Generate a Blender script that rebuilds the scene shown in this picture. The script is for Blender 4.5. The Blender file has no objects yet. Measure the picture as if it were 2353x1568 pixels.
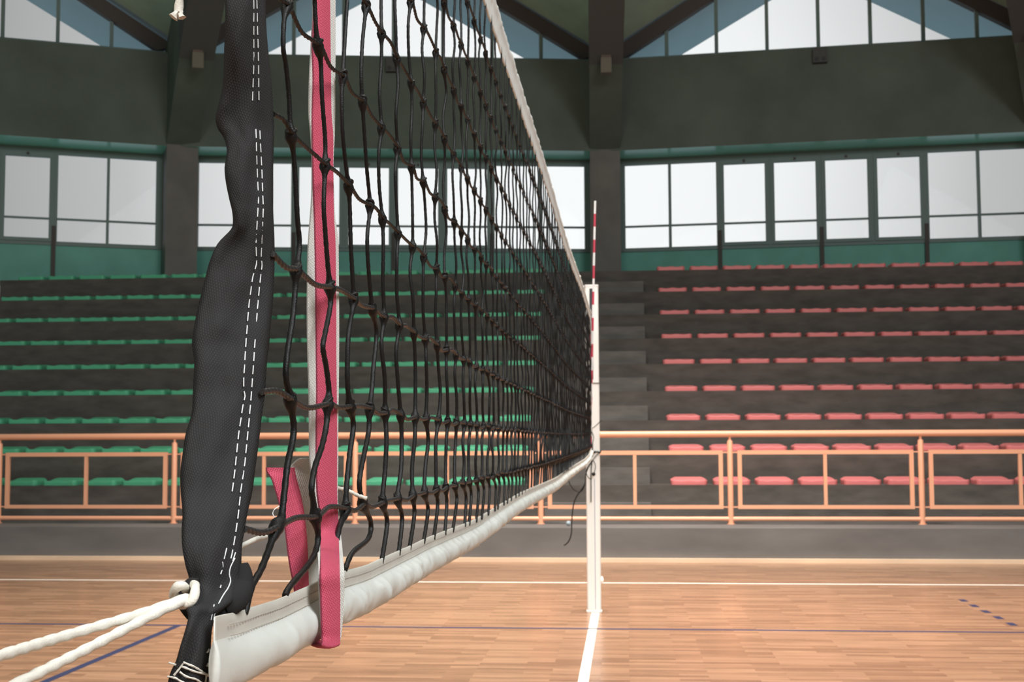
import bpy, bmesh, math, random
from math import sin, cos, pi, radians, sqrt
from mathutils import Vector, Matrix, noise
LAMP1, FILL_SIDE, FILL_TAIL = 1150, 1500, 650
# world coordinates (metres) of the near cords, cloth edges and ropes, measured on the net plane
V0=[(-0.2850,1.0775,1.7986),(-0.2850,1.0768,1.7753),(-0.2850,1.0657,1.7632),(-0.2850,1.0591,1.7479),(-0.2850,1.0584,1.7271),(-0.2850,1.0672,1.7154),(-0.2850,1.0781,1.6909),(-0.2850,1.0848,1.6611),(-0.2850,1.0941,1.6464),(-0.2850,1.1007,1.6287),(-0.2850,1.1093,1.5935),(-0.2850,1.1176,1.5706),(-0.2850,1.1121,1.5514),(-0.2850,1.1063,1.5445),(-0.2850,1.1039,1.5260),(-0.2850,1.0958,1.5010),(-0.2850,1.0794,1.4701),(-0.2850,1.0758,1.4511),(-0.2850,1.0877,1.4365),(-0.2850,1.0938,1.4260),(-0.2850,1.1031,1.4105),(-0.2850,1.0991,1.3963),(-0.2850,1.0838,1.3778),(-0.2850,1.0734,1.3527),(-0.2850,1.0644,1.3328),(-0.2850,1.0498,1.3270),(-0.2850,1.0270,1.3107),(-0.2850,1.0063,1.2977),(-0.2850,0.9806,1.2869),(-0.2850,0.9642,1.2695)]
V1=[(-0.2850,1.1617,1.8206),(-0.2850,1.1672,1.8060),(-0.2850,1.1730,1.7814),(-0.2850,1.1785,1.7699),(-0.2850,1.1930,1.7545),(-0.2850,1.1992,1.7227),(-0.2850,1.2128,1.6855),(-0.2850,1.2135,1.6599),(-0.2850,1.2091,1.6213),(-0.2850,1.2151,1.5984),(-0.2850,1.2269,1.5665),(-0.2850,1.2367,1.5462),(-0.2850,1.2391,1.5273),(-0.2850,1.2178,1.4986),(-0.2850,1.2093,1.4847),(-0.2850,1.2241,1.4662),(-0.2850,1.2357,1.4442),(-0.2850,1.2305,1.4315),(-0.2850,1.2256,1.4115),(-0.2850,1.2083,1.3922),(-0.2850,1.1813,1.3733),(-0.2850,1.1686,1.3548),(-0.2850,1.1755,1.3419),(-0.2850,1.1826,1.3277),(-0.2850,1.1950,1.3090),(-0.2850,1.1836,1.2949),(-0.2850,1.1528,1.2853),(-0.2850,1.0957,1.2749),(-0.2850,1.0789,1.2685)]
V2=[(-0.2850,1.3168,1.8754),(-0.2850,1.3087,1.8541),(-0.2850,1.2991,1.8141),(-0.2850,1.2898,1.7722),(-0.2850,1.2843,1.7450),(-0.2850,1.2892,1.7103),(-0.2850,1.3065,1.6780),(-0.2850,1.3197,1.6592),(-0.2850,1.3266,1.6376),(-0.2850,1.3317,1.6023),(-0.2850,1.3412,1.5669),(-0.2850,1.3462,1.5408),(-0.2850,1.3232,1.5069),(-0.2850,1.3177,1.4711),(-0.2850,1.3203,1.4515),(-0.2850,1.3313,1.4326),(-0.2850,1.3490,1.4125),(-0.2850,1.3324,1.3841),(-0.2850,1.3164,1.3490),(-0.2850,1.3108,1.3256),(-0.2850,1.2830,1.3092),(-0.2850,1.2661,1.2880),(-0.2850,1.2571,1.2671)]
V3=[(-0.2850,1.4180,1.9112),(-0.2850,1.4086,1.8830),(-0.2850,1.3879,1.8340),(-0.2850,1.3816,1.7938),(-0.2850,1.3893,1.7648),(-0.2850,1.4020,1.7290),(-0.2850,1.4147,1.6971),(-0.2850,1.4328,1.6597),(-0.2850,1.4186,1.6230),(-0.2850,1.4241,1.5925),(-0.2850,1.4475,1.5452),(-0.2850,1.4738,1.5187),(-0.2850,1.4564,1.4783),(-0.2850,1.4492,1.4563),(-0.2850,1.4347,1.4287),(-0.2850,1.4302,1.4060),(-0.2850,1.4043,1.3799),(-0.2850,1.3816,1.3539),(-0.2850,1.3912,1.3340),(-0.2850,1.4054,1.3249),(-0.2850,1.4445,1.3055),(-0.2850,1.4300,1.2884),(-0.2850,1.3476,1.2804),(-0.2850,1.3122,1.2666)]
VY=[1.4990,1.6016,1.7114,1.8168,1.9355,2.0350,2.1568,2.2622,2.3579]
TAPE_TOP=[(-0.2850,0.8858,1.2770),(-0.2850,0.9608,1.2725),(-0.2850,1.0584,1.2692),(-0.2850,1.1777,1.2684),(-0.2850,1.2295,1.2688),(-0.2850,1.4404,1.2608),(-0.2850,1.7734,1.2582),(-0.2850,2.5080,1.2454),(-0.2850,3.5564,1.2513),(-0.2850,5.3333,1.2385),(-0.2850,8.5258,1.2542)]
#low [(-0.2850,0.9717,1.2177),(-0.2850,1.0766,1.2136),(-0.2850,1.1438,1.2176),(-0.2850,1.2912,1.2170),(-0.2850,1.3711,1.2135),(-0.2850,1.5757,1.2078),(-0.2850,1.6822,1.2082),(-0.2850,2.0283,1.1998),(-0.2850,2.5521,1.1938),(-0.2850,3.2793,1.1882),(-0.2850,4.8968,1.1677)]
BAND=[([(-0.3162,0.9774,1.8907),(-0.3118,0.9736,1.8886),(-0.3087,0.9737,1.8885),(-0.3062,0.9758,1.8894),(-0.3040,0.9788,1.8908),(-0.3016,0.9812,1.8919),(-0.2988,0.9825,1.8923),(-0.2958,0.9830,1.8925),(-0.2930,0.9841,1.8929),(-0.2907,0.9871,1.8942),(-0.2890,0.9919,1.8965),(-0.2876,0.9980,1.8994),(-0.2865,1.0054,1.9029)],[(-0.3162,0.9774,1.8907),(-0.3148,0.9829,1.8933),(-0.3128,0.9867,1.8950),(-0.3107,0.9901,1.8966),(-0.3085,0.9932,1.8980),(-0.3061,0.9959,1.8992),(-0.3037,0.9984,1.9003),(-0.3011,1.0006,1.9013),(-0.2985,1.0025,1.9021),(-0.2958,1.0041,1.9027),(-0.2929,1.0054,1.9032),(-0.2899,1.0062,1.9035),(-0.2865,1.0054,1.9029)]),
([(-0.3127,0.9774,1.8126),(-0.3091,0.9750,1.8115),(-0.3057,0.9736,1.8108),(-0.3026,0.9731,1.8104),(-0.3001,0.9743,1.8108),(-0.2982,0.9776,1.8121),(-0.2966,0.9819,1.8138),(-0.2948,0.9858,1.8153),(-0.2927,0.9885,1.8163),(-0.2903,0.9904,1.8170),(-0.2880,0.9928,1.8179),(-0.2863,0.9970,1.8196),(-0.2857,1.0054,1.8230)],[(-0.3127,0.9774,1.8126),(-0.3115,0.9829,1.8148),(-0.3098,0.9867,1.8163),(-0.3079,0.9901,1.8176),(-0.3059,0.9932,1.8188),(-0.3038,0.9959,1.8198),(-0.3016,0.9984,1.8208),(-0.2992,1.0006,1.8216),(-0.2968,1.0025,1.8222),(-0.2943,1.0041,1.8228),(-0.2917,1.0054,1.8232),(-0.2889,1.0062,1.8234),(-0.2857,1.0054,1.8230)]),
([(-0.3104,0.9774,1.7634),(-0.3066,0.9743,1.7621),(-0.3042,0.9754,1.7624),(-0.3021,0.9776,1.7632),(-0.2999,0.9793,1.7637),(-0.2973,0.9800,1.7638),(-0.2946,0.9799,1.7637),(-0.2920,0.9807,1.7639),(-0.2900,0.9833,1.7648),(-0.2886,0.9879,1.7664),(-0.2874,0.9935,1.7684),(-0.2862,0.9991,1.7703),(-0.2852,1.0054,1.7726)],[(-0.3104,0.9774,1.7634),(-0.3093,0.9829,1.7653),(-0.3078,0.9867,1.7666),(-0.3060,0.9901,1.7678),(-0.3042,0.9932,1.7688),(-0.3022,0.9959,1.7698),(-0.3001,0.9984,1.7706),(-0.2980,1.0006,1.7713),(-0.2957,1.0025,1.7719),(-0.2933,1.0041,1.7724),(-0.2909,1.0054,1.7728),(-0.2883,1.0062,1.7730),(-0.2852,1.0054,1.7726)]),
([(-0.3097,0.9762,1.7420),(-0.3065,0.9745,1.7413),(-0.3041,0.9755,1.7416),(-0.3015,0.9761,1.7417),(-0.2987,0.9758,1.7415),(-0.2959,0.9754,1.7412),(-0.2934,0.9762,1.7415),(-0.2916,0.9792,1.7424),(-0.2902,0.9840,1.7440),(-0.2891,0.9893,1.7458),(-0.2877,0.9941,1.7473),(-0.2861,0.9982,1.7487),(-0.2850,1.0042,1.7507)],[(-0.3097,0.9762,1.7420),(-0.3087,0.9816,1.7438),(-0.3072,0.9854,1.7451),(-0.3055,0.9888,1.7462),(-0.3036,0.9919,1.7471),(-0.3017,0.9947,1.7480),(-0.2997,0.9972,1.7488),(-0.2976,0.9994,1.7494),(-0.2953,1.0012,1.7500),(-0.2930,1.0028,1.7505),(-0.2906,1.0041,1.7508),(-0.2880,1.0049,1.7510),(-0.2850,1.0042,1.7507)]),
([(-0.3101,0.9782,1.7218),(-0.3069,0.9768,1.7213),(-0.3041,0.9764,1.7210),(-0.3010,0.9755,1.7206),(-0.2981,0.9750,1.7204),(-0.2957,0.9762,1.7207),(-0.2940,0.9795,1.7217),(-0.2926,0.9842,1.7231),(-0.2912,0.9889,1.7246),(-0.2895,0.9926,1.7257),(-0.2876,0.9955,1.7266),(-0.2858,0.9989,1.7276),(-0.2850,1.0062,1.7299)],[(-0.3101,0.9782,1.7218),(-0.3091,0.9836,1.7235),(-0.3075,0.9874,1.7247),(-0.3058,0.9908,1.7257),(-0.3039,0.9939,1.7266),(-0.3019,0.9967,1.7274),(-0.2999,0.9992,1.7281),(-0.2977,1.0013,1.7288),(-0.2955,1.0032,1.7293),(-0.2931,1.0048,1.7297),(-0.2906,1.0061,1.7301),(-0.2880,1.0069,1.7302),(-0.2850,1.0062,1.7299)]),
([(-0.3124,0.9838,1.7062),(-0.3087,0.9815,1.7054),(-0.3054,0.9802,1.7049),(-0.3022,0.9795,1.7046),(-0.2996,0.9806,1.7048),(-0.2977,0.9838,1.7057),(-0.2960,0.9880,1.7070),(-0.2942,0.9921,1.7081),(-0.2921,0.9950,1.7089),(-0.2897,0.9970,1.7095),(-0.2875,0.9994,1.7101),(-0.2856,1.0035,1.7113),(-0.2850,1.0118,1.7138)],[(-0.3124,0.9838,1.7062),(-0.3112,0.9893,1.7078),(-0.3094,0.9931,1.7089),(-0.3075,0.9965,1.7099),(-0.3054,0.9996,1.7107),(-0.3033,1.0024,1.7115),(-0.3010,1.0048,1.7122),(-0.2987,1.0070,1.7128),(-0.2962,1.0089,1.7133),(-0.2937,1.0105,1.7137),(-0.2910,1.0118,1.7140),(-0.2882,1.0126,1.7141),(-0.2850,1.0118,1.7138)]),
([(-0.3167,0.9951,1.6815),(-0.3122,0.9912,1.6803),(-0.3088,0.9908,1.6801),(-0.3060,0.9926,1.6805),(-0.3037,0.9957,1.6813),(-0.3013,0.9988,1.6821),(-0.2986,1.0008,1.6826),(-0.2956,1.0017,1.6827),(-0.2925,1.0027,1.6829),(-0.2899,1.0049,1.6835),(-0.2878,1.0093,1.6846),(-0.2862,1.0152,1.6862),(-0.2850,1.0231,1.6883)],[(-0.3167,0.9951,1.6815),(-0.3151,1.0005,1.6830),(-0.3130,1.0044,1.6840),(-0.3107,1.0078,1.6848),(-0.3083,1.0108,1.6856),(-0.3058,1.0136,1.6863),(-0.3032,1.0161,1.6869),(-0.3005,1.0183,1.6874),(-0.2977,1.0202,1.6879),(-0.2947,1.0218,1.6882),(-0.2917,1.0230,1.6885),(-0.2886,1.0239,1.6886),(-0.2850,1.0231,1.6883)]),
([(-0.3211,0.9995,1.6670),(-0.3163,0.9960,1.6659),(-0.3129,0.9968,1.6661),(-0.3100,0.9991,1.6666),(-0.3071,1.0015,1.6671),(-0.3038,1.0029,1.6674),(-0.3002,1.0032,1.6674),(-0.2967,1.0036,1.6674),(-0.2936,1.0055,1.6678),(-0.2910,1.0094,1.6687),(-0.2889,1.0149,1.6701),(-0.2869,1.0208,1.6716),(-0.2850,1.0275,1.6733)],[(-0.3211,0.9995,1.6670),(-0.3192,1.0050,1.6683),(-0.3167,1.0088,1.6693),(-0.3141,1.0122,1.6701),(-0.3113,1.0153,1.6708),(-0.3084,1.0181,1.6714),(-0.3054,1.0205,1.6720),(-0.3023,1.0227,1.6725),(-0.2992,1.0246,1.6729),(-0.2959,1.0262,1.6732),(-0.2925,1.0275,1.6734),(-0.2890,1.0283,1.6736),(-0.2850,1.0275,1.6733)]),
([(-0.3248,1.0026,1.6555),(-0.3199,0.9999,1.6547),(-0.3164,1.0011,1.6549),(-0.3130,1.0030,1.6553),(-0.3094,1.0042,1.6555),(-0.3055,1.0043,1.6554),(-0.3015,1.0042,1.6553),(-0.2978,1.0054,1.6555),(-0.2948,1.0086,1.6562),(-0.2923,1.0137,1.6574),(-0.2899,1.0193,1.6587),(-0.2874,1.0245,1.6600),(-0.2850,1.0306,1.6614)],[(-0.3248,1.0026,1.6555),(-0.3226,1.0080,1.6568),(-0.3198,1.0119,1.6577),(-0.3168,1.0153,1.6584),(-0.3138,1.0183,1.6591),(-0.3106,1.0211,1.6597),(-0.3073,1.0236,1.6602),(-0.3039,1.0258,1.6607),(-0.3004,1.0277,1.6611),(-0.2968,1.0293,1.6614),(-0.2931,1.0305,1.6616),(-0.2893,1.0314,1.6617),(-0.2850,1.0306,1.6614)]),
([(-0.3234,1.0042,1.6470),(-0.3189,1.0021,1.6464),(-0.3154,1.0034,1.6466),(-0.3120,1.0046,1.6468),(-0.3082,1.0048,1.6468),(-0.3042,1.0044,1.6466),(-0.3005,1.0047,1.6466),(-0.2972,1.0069,1.6470),(-0.2946,1.0111,1.6480),(-0.2923,1.0165,1.6492),(-0.2899,1.0217,1.6504),(-0.2873,1.0263,1.6514),(-0.2850,1.0322,1.6527)],[(-0.3234,1.0042,1.6470),(-0.3213,1.0096,1.6483),(-0.3186,1.0135,1.6491),(-0.3158,1.0169,1.6499),(-0.3128,1.0200,1.6505),(-0.3098,1.0227,1.6511),(-0.3066,1.0252,1.6516),(-0.3033,1.0274,1.6521),(-0.2999,1.0293,1.6524),(-0.2964,1.0309,1.6527),(-0.2929,1.0322,1.6529),(-0.2892,1.0330,1.6530),(-0.2850,1.0322,1.6527)]),
([(-0.3188,1.0044,1.6399),(-0.3148,1.0028,1.6394),(-0.3117,1.0038,1.6396),(-0.3084,1.0044,1.6397),(-0.3048,1.0040,1.6395),(-0.3012,1.0036,1.6393),(-0.2980,1.0045,1.6394),(-0.2954,1.0075,1.6401),(-0.2934,1.0123,1.6411),(-0.2914,1.0176,1.6423),(-0.2892,1.0224,1.6433),(-0.2869,1.0264,1.6442),(-0.2850,1.0324,1.6456)],[(-0.3188,1.0044,1.6399),(-0.3170,1.0099,1.6411),(-0.3147,1.0137,1.6420),(-0.3123,1.0171,1.6427),(-0.3097,1.0202,1.6433),(-0.3070,1.0230,1.6439),(-0.3042,1.0254,1.6444),(-0.3013,1.0276,1.6449),(-0.2983,1.0295,1.6452),(-0.2953,1.0311,1.6455),(-0.2921,1.0324,1.6457),(-0.2888,1.0332,1.6458),(-0.2850,1.0324,1.6456)]),
([(-0.3155,1.0035,1.6291),(-0.3119,1.0022,1.6287),(-0.3088,1.0026,1.6287),(-0.3055,1.0022,1.6285),(-0.3021,1.0015,1.6283),(-0.2990,1.0016,1.6283),(-0.2964,1.0037,1.6287),(-0.2944,1.0079,1.6295),(-0.2927,1.0130,1.6306),(-0.2909,1.0177,1.6316),(-0.2887,1.0215,1.6324),(-0.2864,1.0250,1.6331),(-0.2850,1.0315,1.6345)],[(-0.3155,1.0035,1.6291),(-0.3140,1.0089,1.6302),(-0.3120,1.0128,1.6310),(-0.3098,1.0162,1.6317),(-0.3075,1.0192,1.6324),(-0.3051,1.0220,1.6329),(-0.3026,1.0245,1.6334),(-0.2999,1.0267,1.6338),(-0.2972,1.0286,1.6342),(-0.2944,1.0302,1.6345),(-0.2915,1.0314,1.6347),(-0.2885,1.0323,1.6348),(-0.2850,1.0315,1.6345)]),
([(-0.3169,1.0027,1.6149),(-0.3131,1.0012,1.6145),(-0.3096,1.0005,1.6143),(-0.3060,0.9995,1.6140),(-0.3026,0.9993,1.6138),(-0.2998,1.0009,1.6141),(-0.2976,1.0046,1.6148),(-0.2957,1.0093,1.6158),(-0.2936,1.0137,1.6166),(-0.2913,1.0170,1.6173),(-0.2887,1.0197,1.6178),(-0.2863,1.0231,1.6184),(-0.2850,1.0307,1.6200)],[(-0.3169,1.0027,1.6149),(-0.3152,1.0081,1.6160),(-0.3131,1.0120,1.6167),(-0.3108,1.0154,1.6174),(-0.3084,1.0184,1.6179),(-0.3059,1.0212,1.6185),(-0.3032,1.0237,1.6189),(-0.3005,1.0259,1.6193),(-0.2977,1.0278,1.6196),(-0.2948,1.0294,1.6199),(-0.2918,1.0306,1.6201),(-0.2886,1.0314,1.6202),(-0.2850,1.0307,1.6200)]),
([(-0.3158,1.0031,1.6027),(-0.3119,1.0009,1.6021),(-0.3083,0.9996,1.6018),(-0.3048,0.9989,1.6016),(-0.3019,0.9998,1.6017),(-0.2996,1.0028,1.6023),(-0.2977,1.0071,1.6030),(-0.2957,1.0112,1.6038),(-0.2933,1.0143,1.6044),(-0.2907,1.0164,1.6047),(-0.2881,1.0188,1.6051),(-0.2860,1.0228,1.6059),(-0.2850,1.0311,1.6075)],[(-0.3158,1.0031,1.6027),(-0.3143,1.0085,1.6037),(-0.3122,1.0124,1.6044),(-0.3100,1.0158,1.6050),(-0.3077,1.0188,1.6056),(-0.3052,1.0216,1.6060),(-0.3027,1.0241,1.6065),(-0.3001,1.0263,1.6068),(-0.2973,1.0282,1.6072),(-0.2945,1.0298,1.6074),(-0.2916,1.0310,1.6076),(-0.2885,1.0319,1.6077),(-0.2850,1.0311,1.6075)]),
([(-0.3129,1.0036,1.5887),(-0.3089,1.0003,1.5880),(-0.3056,0.9991,1.5877),(-0.3027,0.9994,1.5877),(-0.3005,1.0018,1.5881),(-0.2986,1.0056,1.5888),(-0.2967,1.0093,1.5894),(-0.2945,1.0119,1.5898),(-0.2920,1.0135,1.5901),(-0.2894,1.0151,1.5903),(-0.2873,1.0180,1.5908),(-0.2857,1.0230,1.5917),(-0.2850,1.0316,1.5932)],[(-0.3129,1.0036,1.5887),(-0.3116,1.0090,1.5896),(-0.3098,1.0129,1.5903),(-0.3078,1.0163,1.5909),(-0.3057,1.0193,1.5914),(-0.3035,1.0221,1.5919),(-0.3012,1.0246,1.5923),(-0.2988,1.0268,1.5926),(-0.2964,1.0287,1.5929),(-0.2938,1.0303,1.5931),(-0.2911,1.0315,1.5933),(-0.2883,1.0324,1.5934),(-0.2850,1.0316,1.5932)]),
([(-0.3108,1.0039,1.5800),(-0.3069,1.0002,1.5792),(-0.3038,0.9993,1.5790),(-0.3014,1.0005,1.5792),(-0.2995,1.0035,1.5797),(-0.2977,1.0070,1.5803),(-0.2958,1.0099,1.5807),(-0.2934,1.0115,1.5809),(-0.2909,1.0125,1.5811),(-0.2886,1.0143,1.5813),(-0.2868,1.0180,1.5819),(-0.2856,1.0236,1.5829),(-0.2850,1.0319,1.5843)],[(-0.3108,1.0039,1.5800),(-0.3097,1.0093,1.5809),(-0.3080,1.0132,1.5815),(-0.3062,1.0166,1.5821),(-0.3043,1.0196,1.5826),(-0.3023,1.0224,1.5830),(-0.3002,1.0249,1.5834),(-0.2979,1.0271,1.5837),(-0.2956,1.0290,1.5840),(-0.2932,1.0306,1.5842),(-0.2907,1.0318,1.5844),(-0.2881,1.0327,1.5845),(-0.2850,1.0319,1.5843)]),
([(-0.3105,1.0055,1.5715),(-0.3065,1.0016,1.5708),(-0.3037,1.0014,1.5707),(-0.3015,1.0033,1.5710),(-0.2997,1.0064,1.5714),(-0.2977,1.0093,1.5719),(-0.2955,1.0110,1.5721),(-0.2929,1.0118,1.5722),(-0.2904,1.0128,1.5723),(-0.2883,1.0152,1.5727),(-0.2868,1.0198,1.5734),(-0.2857,1.0257,1.5744),(-0.2850,1.0335,1.5756)],[(-0.3105,1.0055,1.5715),(-0.3094,1.0109,1.5724),(-0.3077,1.0148,1.5730),(-0.3060,1.0182,1.5735),(-0.3041,1.0212,1.5740),(-0.3021,1.0240,1.5744),(-0.3000,1.0265,1.5748),(-0.2978,1.0287,1.5751),(-0.2955,1.0306,1.5753),(-0.2931,1.0322,1.5756),(-0.2907,1.0334,1.5757),(-0.2881,1.0343,1.5758),(-0.2850,1.0335,1.5756)]),
([(-0.3127,1.0070,1.5655),(-0.3085,1.0032,1.5648),(-0.3057,1.0035,1.5648),(-0.3034,1.0057,1.5651),(-0.3013,1.0086,1.5655),(-0.2990,1.0108,1.5658),(-0.2964,1.0118,1.5660),(-0.2935,1.0123,1.5660),(-0.2909,1.0135,1.5661),(-0.2888,1.0166,1.5666),(-0.2873,1.0217,1.5674),(-0.2860,1.0277,1.5683),(-0.2850,1.0350,1.5694)],[(-0.3127,1.0070,1.5655),(-0.3114,1.0125,1.5663),(-0.3096,1.0163,1.5669),(-0.3076,1.0197,1.5674),(-0.3055,1.0228,1.5679),(-0.3034,1.0255,1.5683),(-0.3011,1.0280,1.5686),(-0.2987,1.0302,1.5689),(-0.2963,1.0321,1.5692),(-0.2937,1.0337,1.5694),(-0.2910,1.0350,1.5695),(-0.2882,1.0358,1.5696),(-0.2850,1.0350,1.5694)]),
([(-0.3237,1.0087,1.5547),(-0.3188,1.0054,1.5542),(-0.3152,1.0064,1.5543),(-0.3121,1.0087,1.5545),(-0.3088,1.0107,1.5548),(-0.3052,1.0116,1.5549),(-0.3014,1.0117,1.5548),(-0.2976,1.0123,1.5548),(-0.2944,1.0146,1.5551),(-0.2918,1.0189,1.5557),(-0.2895,1.0245,1.5565),(-0.2872,1.0303,1.5573),(-0.2850,1.0367,1.5582)],[(-0.3237,1.0087,1.5547),(-0.3216,1.0142,1.5555),(-0.3189,1.0180,1.5560),(-0.3160,1.0214,1.5565),(-0.3130,1.0245,1.5569),(-0.3099,1.0272,1.5572),(-0.3067,1.0297,1.5576),(-0.3034,1.0319,1.5578),(-0.3000,1.0338,1.5580),(-0.2965,1.0354,1.5582),(-0.2929,1.0367,1.5583),(-0.2892,1.0375,1.5584),(-0.2850,1.0367,1.5582)]),
([(-0.3301,1.0092,1.5409),(-0.3249,1.0069,1.5405),(-0.3209,1.0082,1.5406),(-0.3170,1.0097,1.5408),(-0.3128,1.0102,1.5408),(-0.3083,1.0100,1.5407),(-0.3039,1.0101,1.5406),(-0.3000,1.0118,1.5408),(-0.2967,1.0157,1.5413),(-0.2939,1.0210,1.5419),(-0.2910,1.0265,1.5426),(-0.2879,1.0313,1.5432),(-0.2850,1.0372,1.5440)],[(-0.3301,1.0092,1.5409),(-0.3274,1.0146,1.5416),(-0.3242,1.0185,1.5421),(-0.3208,1.0219,1.5425),(-0.3173,1.0250,1.5428),(-0.3137,1.0277,1.5432),(-0.3100,1.0302,1.5434),(-0.3061,1.0324,1.5437),(-0.3022,1.0343,1.5438),(-0.2981,1.0359,1.5440),(-0.2940,1.0372,1.5441),(-0.2897,1.0380,1.5441),(-0.2850,1.0372,1.5440)]),
([(-0.3335,1.0084,1.5269),(-0.3284,1.0069,1.5266),(-0.3239,1.0077,1.5267),(-0.3193,1.0079,1.5266),(-0.3144,1.0074,1.5265),(-0.3096,1.0071,1.5264),(-0.3054,1.0084,1.5265),(-0.3017,1.0118,1.5268),(-0.2985,1.0168,1.5274),(-0.2952,1.0220,1.5280),(-0.2918,1.0264,1.5285),(-0.2881,1.0302,1.5289),(-0.2850,1.0364,1.5296)],[(-0.3335,1.0084,1.5269),(-0.3306,1.0138,1.5275),(-0.3271,1.0177,1.5279),(-0.3234,1.0211,1.5283),(-0.3197,1.0241,1.5286),(-0.3157,1.0269,1.5289),(-0.3117,1.0294,1.5291),(-0.3076,1.0316,1.5293),(-0.3034,1.0335,1.5295),(-0.2990,1.0351,1.5296),(-0.2946,1.0363,1.5297),(-0.2900,1.0371,1.5297),(-0.2850,1.0364,1.5296)]),
([(-0.3375,1.0052,1.5057),(-0.3320,1.0037,1.5055),(-0.3267,1.0030,1.5054),(-0.3214,1.0020,1.5052),(-0.3163,1.0018,1.5051),(-0.3118,1.0034,1.5052),(-0.3079,1.0071,1.5055),(-0.3043,1.0119,1.5060),(-0.3006,1.0162,1.5064),(-0.2965,1.0195,1.5066),(-0.2921,1.0222,1.5068),(-0.2880,1.0256,1.5071),(-0.2850,1.0332,1.5079)],[(-0.3375,1.0052,1.5057),(-0.3343,1.0106,1.5062),(-0.3305,1.0144,1.5066),(-0.3265,1.0178,1.5069),(-0.3223,1.0209,1.5071),(-0.3181,1.0237,1.5073),(-0.3137,1.0262,1.5075),(-0.3093,1.0283,1.5077),(-0.3047,1.0302,1.5078),(-0.3000,1.0318,1.5079),(-0.2953,1.0331,1.5080),(-0.2904,1.0339,1.5080),(-0.2850,1.0332,1.5079)]),
([(-0.3388,0.9993,1.4879),(-0.3328,0.9967,1.4876),(-0.3272,0.9953,1.4875),(-0.3219,0.9949,1.4874),(-0.3173,0.9964,1.4874),(-0.3133,0.9999,1.4877),(-0.3094,1.0041,1.4880),(-0.3054,1.0077,1.4882),(-0.3009,1.0101,1.4884),(-0.2963,1.0119,1.4885),(-0.2918,1.0144,1.4886),(-0.2879,1.0188,1.4890),(-0.2850,1.0273,1.4897)],[(-0.3388,0.9993,1.4879),(-0.3355,1.0047,1.4883),(-0.3316,1.0086,1.4886),(-0.3275,1.0120,1.4889),(-0.3232,1.0150,1.4891),(-0.3189,1.0178,1.4892),(-0.3144,1.0203,1.4894),(-0.3098,1.0225,1.4895),(-0.3052,1.0244,1.4896),(-0.3004,1.0260,1.4897),(-0.2955,1.0272,1.4898),(-0.2905,1.0280,1.4898),(-0.2850,1.0273,1.4897)]),
([(-0.3392,0.9959,1.4739),(-0.3328,0.9923,1.4736),(-0.3273,0.9913,1.4735),(-0.3225,0.9922,1.4735),(-0.3182,0.9950,1.4737),(-0.3142,0.9987,1.4739),(-0.3100,1.0019,1.4741),(-0.3054,1.0038,1.4741),(-0.3005,1.0050,1.4742),(-0.2958,1.0067,1.4742),(-0.2916,1.0101,1.4744),(-0.2879,1.0155,1.4748),(-0.2850,1.0239,1.4754)],[(-0.3392,0.9959,1.4739),(-0.3359,1.0013,1.4743),(-0.3319,1.0052,1.4745),(-0.3278,1.0086,1.4747),(-0.3235,1.0117,1.4749),(-0.3191,1.0144,1.4750),(-0.3146,1.0169,1.4752),(-0.3100,1.0191,1.4753),(-0.3053,1.0210,1.4754),(-0.3005,1.0226,1.4754),(-0.2956,1.0238,1.4755),(-0.2905,1.0247,1.4755),(-0.2850,1.0239,1.4754)]),
([(-0.3353,0.9900,1.4599),(-0.3291,0.9861,1.4596),(-0.3243,0.9861,1.4596),(-0.3201,0.9881,1.4596),(-0.3162,0.9911,1.4598),(-0.3122,0.9938,1.4599),(-0.3078,0.9953,1.4599),(-0.3031,0.9960,1.4599),(-0.2986,0.9970,1.4599),(-0.2945,0.9997,1.4601),(-0.2910,1.0044,1.4603),(-0.2878,1.0104,1.4606),(-0.2850,1.0180,1.4610)],[(-0.3353,0.9900,1.4599),(-0.3322,0.9955,1.4602),(-0.3286,0.9993,1.4604),(-0.3248,1.0027,1.4605),(-0.3209,1.0058,1.4607),(-0.3168,1.0085,1.4608),(-0.3126,1.0110,1.4609),(-0.3084,1.0132,1.4610),(-0.3040,1.0151,1.4610),(-0.2995,1.0167,1.4611),(-0.2949,1.0180,1.4611),(-0.2902,1.0188,1.4611),(-0.2850,1.0180,1.4610)]),
([(-0.3348,0.9879,1.4496),(-0.3287,0.9843,1.4494),(-0.3242,0.9850,1.4494),(-0.3201,0.9873,1.4494),(-0.3161,0.9898,1.4495),(-0.3118,0.9913,1.4496),(-0.3071,0.9917,1.4495),(-0.3024,0.9921,1.4495),(-0.2981,0.9939,1.4496),(-0.2944,0.9977,1.4497),(-0.2911,1.0031,1.4500),(-0.2880,1.0090,1.4502),(-0.2850,1.0159,1.4505)],[(-0.3348,0.9879,1.4496),(-0.3318,0.9933,1.4498),(-0.3282,0.9971,1.4500),(-0.3244,1.0005,1.4501),(-0.3205,1.0036,1.4502),(-0.3165,1.0064,1.4503),(-0.3124,1.0089,1.4504),(-0.3082,1.0110,1.4505),(-0.3038,1.0129,1.4505),(-0.2994,1.0145,1.4506),(-0.2948,1.0158,1.4506),(-0.2901,1.0166,1.4506),(-0.2850,1.0159,1.4505)]),
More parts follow.
